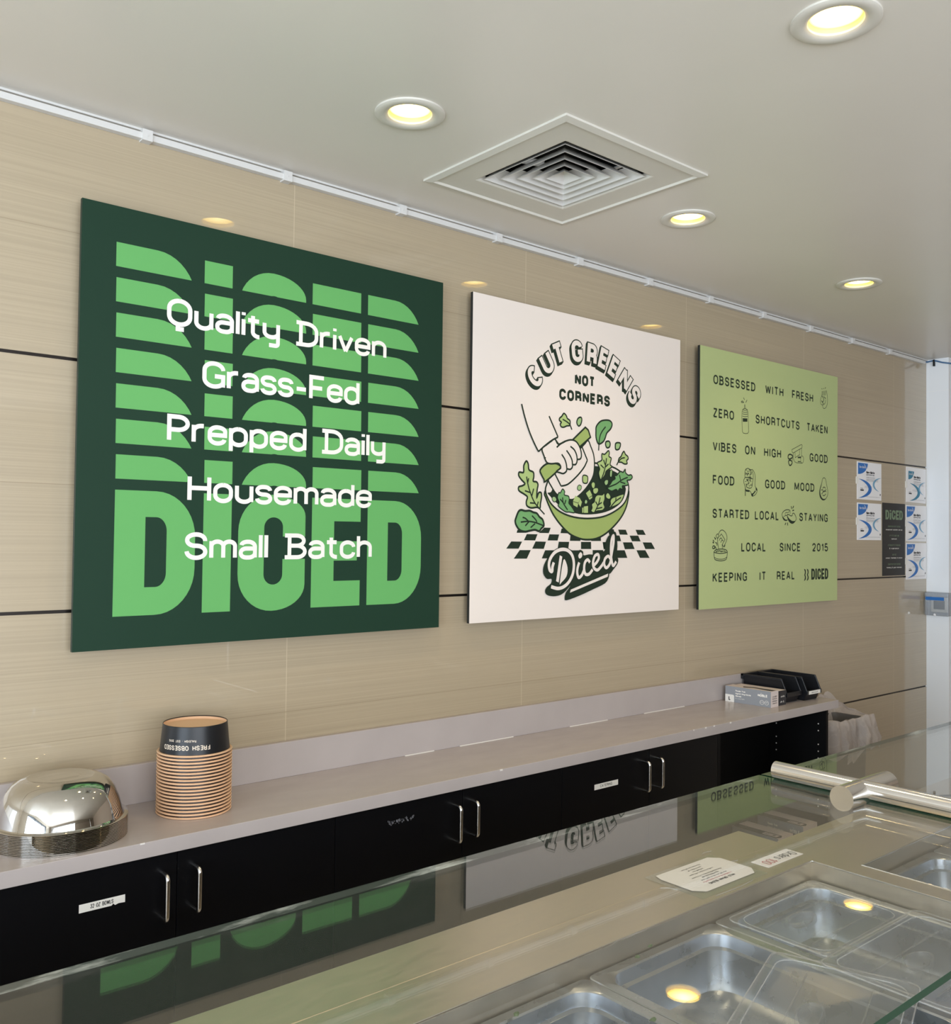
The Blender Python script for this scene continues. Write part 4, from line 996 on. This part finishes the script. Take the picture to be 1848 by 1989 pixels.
# glove boxes
def carton(label, x0, x1, y0, y1, z0, z1, kind, rot=0.0, group=None):
    """long carton; its broad printed face looks towards -x, its end towards -y"""
    cx, cy = (x0+x1)/2, (y0+y1)/2
    o = thing('glove_box', label, 'box', (cx, cy, z0), group)
    Rm = Matrix.Translation((cx, cy, 0)) @ Matrix.Rotation(rot, 4, 'Z')
    hx, hy = (x1-x0)/2, (y1-y0)/2
    m = MB(); m.box(-hx, hx, -hy, hy, z0, z1, 0, Rm)
    # faces: bottom, top, -y, +y, -x, +x
    m.mi = [0, 1, 1 if kind != 'back' else 2, 0, 0, 0]
    m.build('carton', [M['box_grey'] if kind != 'back' else M['box_dark'], M['box_white'], M['box_dark']], o)
    h = z1-z0; L = y1-y0
    U = (Rm.to_3x3() @ Vector((0, -1, 0))); V = Vector((0, 0, 1))
    a = Art(Rm @ Vector((-hx, hy, z0)), U, V); a.STEP = .0005
    if kind != 'back':
        a.poly([(0, 0), (L*.2, 0), (L*.2, h*.42), (L*.18, h*.47), (0, h*.47)], 0, 1)
        text(a, 'L' if kind == 'L' else 'M', L*.10, h*.10, h*.26, .004, None, 1, 2, align='c')
        text(a, 'Powder Free', L*.23, h*.70, h*.11, .0022, L*.22, 0, 1); text(a, 'Hybrid Vinyl-Nitrile', L*.23, h*.53, h*.11, .0022, L*.34, 0, 1); text(a, 'Gloves', L*.23, h*.37, h*.11, .0022, L*.13, 0, 1); micro(a, L*.23, h*.24, L*.2, h*.07, 0, 1, align='l')
        text(a, 'NOBLE', L*.72, h*.60, h*.17, .0038, L*.21, 0, 1); a.stroke([(L*.785, h*.82), (L*.785, h*.84)], .003, 0, 1); a.stroke([(L*.80, h*.82), (L*.80, h*.84)], .003, 0, 1)
        for k in (0, 1):
            q = [(L*(.81+.10*k)+.010*math.cos(t), h*.26+h*.13*math.sin(t)) for t in [i*PI/6 for i in range(12)]]; a.stroke(q, .0016, 0, 1, True)
            micro(a, L*(.81+.10*k), h*.24, .012, h*.08, 0, 1)
        a.build('front_printing', [M['s_white'], M['ink']], o)
        U2 = Rm.to_3x3() @ Vector((1, 0, 0)); a = Art(Rm @ Vector((-hx, -hy, z0)), U2, V); a.STEP = .0005; W_ = x1-x0
        for k in range(4): micro(a, W_*.2, h*(.62-.14*k), W_*.6, h*.09, 0, 1, align='l')
        a.build('end_printing', [M['ink']], o)
        a = Art(Rm @ Vector((-hx, hy, z1)), U, Rm.to_3x3() @ Vector((1, 0, 0))); a.STEP = .0005; W_ = x1-x0
        if kind == 'L': a.poly([(L*.36, W_*.25), (L*.55, W_*.55), (L*.85, W_*.3), (L*.98, W_*.3), (L*.98, W_*.75), (L*.5, W_*.8), (L*.3, W_*.6)], 0, 1)
        else:
            a.poly([(0, 0), (L*.95, 0), (L, W_*.2), (L*.95, W_*.42), (0, W_*.42)], 0, 1); a.poly([(L*.62, W_*.08), (L*.93, W_*.08), (L*.93, W_*.34), (L*.62, W_*.34)], 1, 2); text(a, 'M', L*.82, W_*.14, W_*.14, .004, None, 0, 3); micro(a, L*.66, W_*.14, L*.1, W_*.12, 0, 3, align='l')
        a.build('top_printing', [M['box_dark'], M['box_white']], o)
    else:
        U2 = Rm.to_3x3() @ Vector((1, 0, 0)); a = Art(Rm @ Vector((-hx, -hy, z0)), U2, V); a.STEP = .0005; W_ = x1-x0
        micro(a, W_*.3, h*.55, W_*.5, h*.12, 0, 1, align='l'); text(a, 'L', W_*.62, h*.18, h*.16, .003, None, 0, 1); micro(a, W_*.22, h*.18, W_*.25, h*.14, 0, 1, align='l')
        a.build('end_printing', [M['s_white']], o)
carton('grey glove box with a letter L on the right end of the counter', 3.708, 3.774, -.275, -.045, ZT, .983, 'L', .05)
carton('dark grey glove box tucked between the white-ended box and the black bins', 3.783, 3.846, -.270, -.040, ZT, .978, 'back', .03)
carton('glove box on the low shelf, right one of two seen through the glass', 3.895, 4.015, -.330, -.095, .265, .365, 'M', 0, 'glove boxes on the low shelf')
carton('glove box on the low shelf, left one of two seen through the glass', 3.690, 3.810, -.330, -.095, .265, .352, 'M', 0, 'glove boxes on the low shelf')

# two black stacking bins
def stack_bin(label, x0, x1, yb, yf, lab):
    o = thing('storage_bin', label, 'bin', ((x0+x1)/2, (yb+yf)/2, ZT), 'black storage bins on the counter end')
    t = .004; z0 = ZT; zt_ = ZT+.108; zf = ZT+.045
    yo = yf+.028   # top of side slope
    m = MB()
    i0, i1 = x0+.010, x1-.010     # narrower floor
    m.box(i0, i1, yf+.018, yb, z0, z0+t)
    for s, xa in ((1, i0), (-1, i1)):     # side walls with sloped front
        xo = x0+.004 if s == 1 else x1-.004
        pr = [(yb, z0), (yf+.018, z0), (yf, zf), (yo, zt_), (yb, zt_)]
        A_ = [(xa+(xo-xa)*((z-z0)/.108), y, z) for y, z in pr]; B_ = [(p_[0]+s*t, p_[1], p_[2]) for p_ in A_]
        m.loops([A_, B_], 0, True, True)
    m.box(i0, i1, yb-t, yb, z0, zt_)
    # front lip, leaning out
    A_ = [(i0, yf+.018, z0), (i1, yf+.018, z0), (x1-.006, yf, zf), (x0+.006, yf, zf)]; B_ = [(p_[0], p_[1]+t, p_[2]) for p_ in A_]
    m.loops([A_, B_], 0, True, True)
    m.build('tub', M['bin_black'], o)
    m = MB()
    m.box(x0, x0+.010, yo, yb+.012, zt_-.008, zt_+.002); m.box(x1-.010, x1, yo, yb+.012, zt_-.008, zt_+.002); m.box(x0, x1, yb, yb+.012, zt_-.022, zt_+.002)
    m.box(x0+.002, x1-.002, yf-.005, yf+.005, zf-.016, zf+.003)
    for s in (0, 1):
        xx = x0+.002 if s == 0 else x1-.008
        m.tube([(xx+.003, yf, zf), (xx+.003, yo, zt_)], .004, 8)
    m.build('rim', M['bin_black'], o, bevel=.001)
    if lab:
        a = Art((x0+.014, yf-.005, zf-.015), (1, 0, 0), (0, 0, 1)); w = (x1-x0)-.028
        a.poly([(0, 0), (w, 0), (w, .016), (0, .016)], 0, 1); micro(a, w/2, .005, w*.5, .006, 1, 2); a.build('label_strip', [M['s_white'], M['ink']], o)
    return o
stack_bin('left black plastic storage bin, unlabelled, behind the glove boxes', 3.862, 3.992, -.035, -.262, False)
stack_bin('right black plastic storage bin with a white front label', 3.996, 4.126, -.035, -.285, True)

# ------------------------------------------------------------------ waste bin with clear liner
wb = thing('waste_bin', 'grey waste bin with a crumpled clear liner beyond the right end of the counter', 'bin', (4.44, -.165, 0))
def rrect(cx, cy, w, l, r, z, n=7):
    pts = []
    for k, (sx, sy, a0) in enumerate(((1, 1, 0), (-1, 1, PI/2), (-1, -1, PI), (1, -1, 3*PI/2))):
        for i in range(n):
            t = a0+PI/2*i/(n-1)
            pts.append((cx+sx*(w/2-r)+r*math.cos(t), cy+sy*(l/2-r)+r*math.sin(t), z))
    return pts
def resample(lp, N_):
    P_ = [Vector(p) for p in lp]+[Vector(lp[0])]
    d = [0]
    for a, c in zip(P_, P_[1:]): d.append(d[-1]+(c-a).length)
    out = []; k = 0
    for i in range(N_):
        t = d[-1]*i/N_
        while d[k+1] < t: k += 1
        out.append(P_[k].lerp(P_[k+1], (t-d[k])/max(1e-9, d[k+1]-d[k])))
    return out
BCX, BCY, BW, BL_ = 4.445, -.165, .40, .21
m = MB()
m.loops([rrect(BCX, BCY, BW-.06, BL_-.04, .03, 0), rrect(BCX, BCY, BW-.01, BL_-.01, .035, .735), rrect(BCX, BCY, BW, BL_, .035, .74), rrect(BCX, BCY, BW, BL_, .035, .76), rrect(BCX, BCY, BW-.03, BL_-.03, .03, .76), rrect(BCX, BCY, BW-.07, BL_-.05, .03, .02)], 0, True, True)
m.build('body', M['can_grey'], wb, smooth=40)
def liner():
    m = MB(); N_ = 120
    base = resample(rrect(BCX, BCY, BW, BL_, .035, 0, 12), N_)
    nrm = []
    for i in range(N_):
        t = base[(i+1) % N_]-base[i-1]; nrm.append(Vector((t.y, -t.x, 0)).normalized())
    prof = [(-.055, .52), (-.03, .66), (-.012, .745), (-.002, .776), (.010, .781), (.020, .768), (.028, .73), (.030, .69), (.036, .655), (.030, .615), (.034, .600)]
    lps = []
    for k, (off, z) in enumerate(prof):
        lp = []
        f = max(0, (k-4))/6.0
        for i, p in enumerate(base):
            t = 2*PI*i/N_
            dx, dy = (p.x-BCX)/(BW/2), (p.y-BCY)/(BL_/2)
            right, back, front = max(0, dx), max(0, dy), max(0, -dy)
            wv = math.sin(4*t+.7)+.7*math.sin(7*t+1.9+.5*k)+.45*math.sin(13*t+.4*k)+.3*math.sin(19*t-1-.7*k)
            top = .065*back*max(0, math.cos((dx-.1)*1.6))*(1 if k in (2, 3, 4, 5, 6) else .5)
            skirt = f*(.10*right*(1-front*.7)+.12*back)+f*.040*wv*.6
            o2 = off+.009*wv*(.4+f)+.040*right*right*(1 if k >= 3 else 0)*(.6+.4*math.sin(k*.9))
            if back > .5: o2 = min(o2, .030)
            lp.append(p+nrm[i]*o2+Vector((0, 0, z+top+skirt+.006*wv*(k in (3, 4, 5)))))
        lps.append(lp)
    m.loops(lps, 0)
    return m
def film():
    m_ = bpy.data.materials.new('clear_liner_film'); m_.use_nodes = True; N = m_.node_tree.nodes; L = m_.node_tree.links; N.clear()
    out = N.new('ShaderNodeOutputMaterial'); tr_ = N.new('ShaderNodeBsdfTransparent'); tr_.inputs[0].default_value = (.95, .94, .93, 1)
    pr = N.new('ShaderNodeBsdfPrincipled'); pr.inputs['Base Color'].default_value = lin((232, 222, 216)); pr.inputs['Roughness'].default_value = .28
    pr.inputs['Subsurface Weight'].default_value = 0
    tl = N.new('ShaderNodeBsdfTranslucent'); tl.inputs[0].default_value = lin((232, 222, 216)); ad = N.new('ShaderNodeMixShader'); ad.inputs[0].default_value = .35
    tc = N.new('ShaderNodeTexCoord'); nz = N.new('ShaderNodeTexNoise'); nz.inputs['Scale'].default_value = 6; nz.inputs['Detail'].default_value = 3; nz.inputs['Distortion'].default_value = 1.6
    L.new(tc.outputs['Object'], nz.inputs['Vector']); bp_ = N.new('ShaderNodeBump'); bp_.inputs['Strength'].default_value = .8; bp_.inputs['Distance'].default_value = .03
    L.new(nz.outputs['Fac'], bp_.inputs['Height']); L.new(bp_.outputs[0], pr.inputs['Normal'])
    # folds: thin lines where the film doubles up read whiter
    sb = N.new('ShaderNodeMath'); sb.operation = 'SUBTRACT'; sb.inputs[1].default_value = .5; L.new(nz.outputs['Fac'], sb.inputs[0])
    ab = N.new('ShaderNodeMath'); ab.operation = 'ABSOLUTE'; L.new(sb.outputs[0], ab.inputs[0])
    mr = N.new('ShaderNodeMapRange'); mr.inputs['From Min'].default_value = 0; mr.inputs['From Max'].default_value = .018; mr.inputs['To Min'].default_value = .08; mr.inputs['To Max'].default_value = 0; L.new(ab.outputs[0], mr.inputs['Value'])
    lw = N.new('ShaderNodeLayerWeight'); lw.inputs[0].default_value = .5
    ma = N.new('ShaderNodeMath'); ma.operation = 'MULTIPLY_ADD'; ma.inputs[1].default_value = .45; ma.inputs[2].default_value = .60; L.new(lw.outputs['Facing'], ma.inputs[0])
    su = N.new('ShaderNodeMath'); su.operation = 'ADD'; su.use_clamp = True; L.new(ma.outputs[0], su.inputs[0]); L.new(mr.outputs[0], su.inputs[1])
    mx = N.new('ShaderNodeMixShader'); L.new(su.outputs[0], mx.inputs[0])
    L.new(pr.outputs[0], ad.inputs[1]); L.new(tl.outputs[0], ad.inputs[2])
    L.new(tr_.outputs[0], mx.inputs[1]); L.new(ad.outputs[0], mx.inputs[2]); L.new(mx.outputs[0], out.inputs[0]); return m_
M['film'] = film()
liner().build('liner', M['film'], wb, smooth=60)

# ------------------------------------------------------------------ steel prep counter with food pans
ZS = .90; ZR = .862
pc = thing('prep_counter', 'stainless steel serving counter with recessed pan wells in the foreground', 'counter', (1.4, -1.8, 0))
YB, YW, YN, YE = -1.181, -1.416, -1.975, -2.44
X0, XA, XB, XC, X1 = -1.0, 2.060, 2.126, 3.50, 3.9
m = MB()
m.box(X0, XB, YW, -1.296, .86, ZS); m.box(XB, X1, YW, -1.285, .86, ZS); m.box(X0, X1, YE, YN, .86, ZS); m.box(XA, XB, YN, YW, .86, ZS); m.box(XB, XC, -1.507, YW, .86, ZS); m.box(XC, X1, YN, YW, .86, ZS); m.box(X0, X0+.5, YN, YW, .86, ZS)
m.build('top', M['steel'], pc)
m = MB(); m.box(X0, X1, -1.305, -1.286, .05, .86); m.box(X0, X1, YE+.001, YE+.02, .05, .86); m.box(X0, X0+.02, YE, YB, .05, .86); m.box(X1-.02, X1, YE, YB, .05, .86)
m.build('body_panel', M['steel'], pc)
m = MB()
m.box(X0+.5, XA, YN, YW, .60, .61); m.box(X0+.5, XA, YW, YW+.004, .60, .86); m.box(XA, XA+.004, YN, YW, .6, .86); m.box(XB-.004, XB, YN, -1.507, .6, .86); m.box(XB, XC, -1.507, -1.503, .6, .86); m.box(XB, XC, YN, -1.507, .6, .61); m.box(X0+.5, XC, YN-.004, YN, .6, .86)
m.build('well', M['steel'], pc)
m = MB()
def bead(p): m.tube(p, .0022, 8)
m2 = MB(); m2.box(X0, XB, -1.294, -1.172, .866, ZS-.001); m2.box(X0, XB, -1.190, -1.172, .82, .866); m2.build('rear_shelf', M['steel'], pc, bevel=.002)
m2 = MB()
for x in (-.6, .4, 1.4): m2.box(x-.01, x+.01, -1.285, -1.19, .80, .866)
m2.build('shelf_bracket', M['steel'], pc)
bead([(X0+.5, YW, ZS), (XA, YW, ZS), (XA, YN, ZS)]); bead([(XB, YN, ZS), (XB, -1.507, ZS), (XC, -1.507, ZS)])
m.build('rolled_edge', M['tube_steel'], pc)
m = MB()
m.box(X0+.5, XA, YW-.012, YW, .838, .8505); m.box(X0+.5, XA, YN, YN+.012, .838, .8505); m.box(XB, XC, -1.519, -1.507, .838, .8505); m.box(XB, XC, YN, YN+.012, .838, .8505)
m.build('support_ledge', M['steel'], pc)
m = MB()
for x in (-1.0+.06, X1-.06):
    for y in (YE+.06, -1.36): m.tube([(x, y, 0), (x, y, .06)], .02, 12)
m.build('foot', M['tube_steel'], pc)

def pan(label, x0, x1, y0, y1, zr, depth=.105):
    cx, cy, w, l = (x0+x1)/2, (y0+y1)/2, x1-x0, y1-y0
    m = MB(); L_ = lambda w_, l_, r_, z: rrect(cx, cy, w_, l_, r_, z, 9)
    f = .021
    m.loops([L_(w-.001, l-.001, .016, zr-.010), L_(w, l, .017, zr-.008), L_(w, l, .017, zr-.001), L_(w-.004, l-.004, .016, zr+.0008), L_(w-2*f, l-2*f, .045, zr+.0008), L_(w-2*f-.006, l-2*f-.006, .045, zr-.002),
             L_(w-2*f-.012, l-2*f-.012, .045, zr-.025), L_(w-2*f-.030, l-2*f-.030, .045, zr-.027), L_(w-2*f-.040, l-2*f-.040, .05, zr-depth+.02), L_(w-2*f-.052, l-2*f-.052, .05, zr-depth+.006), L_(w-2*f-.085, l-2*f-.085, .045, zr-depth)], 0, False, True)
    o = m.build('food_pan', M['pan_steel'], None, smooth=38); tag(o, label, 'pan', 'steel food pans in the counter')
    return o
# rims rest on the ledges
pan('steel food pan at the bottom edge, left of the half covered pan', .890, 1.274, -1.965, -1.420, .8605)
pan('open steel food pan half covered by a skewed clear lid, holding leaf scraps', 1.276, 1.660, -1.965, -1.420, .8605)
pan('steel food pan under a flat clear lid in the corner of the well', 1.662, 2.052, -1.965, -1.420, .8605)
pan('steel food pan in the far right well, at the right edge of the photo', 2.150, 2.480, -1.965, -1.512, .8605)
pan('steel food pan beyond the right edge, next in the right well', 2.482, 2.812, -1.965, -1.512, .8605)
pan('steel food pan hidden left of the frame in the long well', .504, .888, -1.965, -1.420, .8605)

# clear lids
def lid(label, cx, cy, w, l, z, rot=0.0, tiltx=0.0, tilty=0.0, notch=True):
    o = thing('pan_lid', label, 'lid', (cx, cy, z), 'clear lids on the food pans')
    Rm = Matrix.Translation((cx, cy, z)) @ Matrix.Rotation(rot, 4, 'Z') @ Matrix.Rotation(tiltx, 4, 'X') @ Matrix.Rotation(tilty, 4, 'Y')
    T = lambda lp: [Rm @ Vector(p) for p in lp]
    R2 = lambda w_, l_, r_, zz: T(rrect(0, 0, w_, l_, r_, zz, 7))
    m = MB(); m.loops([R2(w, l, .02, .0), R2(w, l, .02, .003), R2(w-.004, l-.004, .02, .0045), R2(w-.03, l-.03, .035, .0045), R2(w-.036, l-.036, .035, -.004), R2(w-.05, l-.05, .03, -.006)], 0, False, True)
    m.build('cover', M['poly'], o, smooth=40)
    m = MB(); lp = T(rrect(0, 0, w-.002, l-.002, .02, .003, 7)); m.tube(lp+lp[:1], .0014, 6, 0, False); lp = T(rrect(0, 0, w-.034, l-.034, .035, .002, 7)); m.tube(lp+lp[:1], .0011, 6, 0, False)
    m.build('lid_edge', M['poly_edge'], o)
    m = MB(); m.loops([T([(hx+.05*math.cos(t)*s_, hy+.024*math.sin(t)*s_, zz) for t in [i*2*PI/28 for i in range(28)]]) for hx, hy, s_, zz in ((-.04, .02, 1, -.006), (-.04, .02, .96, .004), (-.04, .02, .80, .005), (-.04, .02, .72, -.004), (-.04, .02, .5, -.010))], 0, False, True)
    m.build('recessed_grip', M['poly'], o, smooth=50)
    m = MB()
    for k in (-1, 1): m.tube(T([(-w*.36, l*.22*k, -.0045), (w*.36, l*.22*k, -.0045)]), .0018, 6)
    m.build('moulded_rib', M['poly'], o)
    return o
lid('clear rear lid lying flat on the covered pan in the well corner', 1.850, -1.555, .335, .235, .864)
lid('clear front lid overlapping the covered pan, nearest the lower right', 1.835, -1.805, .400, .270, .8695)
lid('clear lid lying skewed across the open steel pan', 1.500, -1.765, .345, .260, .8665, .33, .0, .0)

# scraps of greens along the pans
random.seed(9)
SCR = [((1238, 1860), .868), ((1263, 1840), .880), ((1322, 1896), .766), ((1335, 1903), .764), ((1377, 1862), .80), ((1364, 1880), .79), ((1268, 1982), .868), ((1003, 1972), .868)]
SL = ['left one on the open pan rim', 'on the steel wall above the open pan rim', 'at the lamp reflection in the open pan', 'just right of the lamp reflection in the open pan', 'highest on the inside wall of the open pan', 'low on the inside wall of the open pan', 'green curl between the two nearest pans at the bottom edge', 'pale crumb on the rim of the bottom edge pan']
for (px, z), sl in zip(SCR, SL):
    q = at(px[0], px[1], 2, z); m = MB(); n = 7
    base = [(q.x+random.uniform(.004, .009)*math.cos(2*PI*i/n), q.y+random.uniform(.003, .007)*math.sin(2*PI*i/n), z+random.uniform(0, .003)) for i in range(n)]
    top = [(x*.6+q.x*.4, y*.6+q.y*.4, zz+.003) for x, y, zz in base]
    m.loops([base, top], 0, True, True)
    tag(m.build('leaf_scrap', M['herb']), 'small scrap of salad leaf, '+sl, 'salad scrap', 'scraps of salad leaf')

# green plastic strip in the right well
q0 = at(1690, 1683, 2, .868); q1 = at(1765, 1706, 2, .868)
m = MB(); m.box(2.128, 2.150, -1.64, -1.515, .852, .866); m.box(2.130, 2.148, -1.63, -1.525, .866, .870)
tag(m.build('plastic_divider', M['plastic_green']), 'strip of green plastic beside the far right pan', 'divider')

# taped notice and order card
nt = thing('notice', 'laminated white notice with clipped corners taped on the steel ledge, upside down', 'notice', (1.786, -1.316, ZS))
m = MB(); m.box(1.662, 1.906, -1.396, -1.238, ZS+.0001, ZS+.0012); m.build('laminate', M['lam'], nt)
a = Art((1.905, -1.249, ZS+.0013), (-1, 0, 0), (0, -1, 0)); a.STEP = .0003   # print seen upside down from the camera
w, h = .225, .128
c = .022
a.poly([(c, 0), (w-c*.4, 0), (w, c), (w, h-c), (w-c, h), (c, h), (0, h-c), (0, c)], 0, 1)
text(a, 'WILD GRAIN BLEND', w/2, h*.78, .0085, .0018, .095, 1, 2, align='c')
micro(a, w/2, h*.70, .105, .0055, 2, 2)
for z_, ww in ((.62, .095), (.54, .06), (.47, .11), (.36, .085), (.28, .04), (.20, .05), (.12, .07)): micro(a, w/2, h*z_, ww, .0055, 1, 2)
a.build('printed_sheet', [M['paper'], M['ink'], M['red']], nt)
m = MB()
for pts in ([(1.640, -1.30), (1.655, -1.31), (1.662, -1.33)], [(1.70, -1.402), (1.78, -1.405), (1.84, -1.400)], [(1.895, -1.225), (1.91, -1.222), (1.93, -1.227)], [(1.905, -1.30), (1.925, -1.305)]): m.tube([(x, y, ZS+.001) for x, y in pts], .0009, 5)
m.build('tape_edge', M['poly_edge'], nt)
oc2 = thing('order_card', 'narrow white card on the steel ledge reading Orders in black and a red number', 'card', (2.015, -1.354, ZS))
m = MB(); m.box(1.940, 2.090, -1.377, -1.331, ZS+.0001, ZS+.001); m.build('card', M['paper'], oc2)
a = Art((2.086, -1.333, ZS+.001), (-1, 0, 0), (0, -1, 0)); a.STEP = .0004
text(a, 'Orders', .006, .013, .024, .0022, .072, 0, 1, gap=.24); text(a, '100', .090, .013, .024, .0022, .040, 1, 1, gap=.26)
a.build('printing', [M['ink'], M['red']], oc2)

# ------------------------------------------------------------------ glass guard over the counter
def glass_sheet(label, x0, x1):
    m = MB(); m.box(x0, x1, -2.382, -2.096, ZG-.004, ZG, 0)
    m.mi = [0, 0, 1, 2, 1, 1]
    o = m.build('glass_shelf', [M['glass'], M['glass_edge'], M['worn_edge']], None); tag(o, label, 'glass shelf', 'glass shelves of the sneeze guard'); return o
glass_sheet('horizontal clear glass shelf over the pans, left of the steel tube, mirroring the signs', -1.2, .774)
glass_sheet('horizontal clear glass shelf right of the steel tube, reaching the right edge', .778, 2.6)
tb = thing('guard_rail', 'round steel tube with cross clamp holding the two glass shelves in the foreground', 'rail', (.776, -2.40, ZS))
m = MB(); m.tube([(.776, -2.112, ZG+.0078), (.776, -2.42, ZG+.0078)], .0078, 28); m.build('tube', M['tube_steel'], tb, smooth=40)
m = MB(); m.tube([(.743, -2.194, ZG+.005), (.823, -2.194, ZG+.005)], .0105, 24); m.build('clamp', M['tube_steel'], tb, smooth=40)
m = MB(); m.tube([(.776, -2.412, ZS), (.776, -2.412, ZG+.008)], .012, 20); m.build('post', M['tube_steel'], tb, smooth=40)
m = MB()
for x in (-.9, 2.4): m.tube([(x, -2.37, ZS), (x, -2.37, ZG-.004)], .012, 20)
m.build('outer_post', M['tube_steel'], tb, smooth=40)
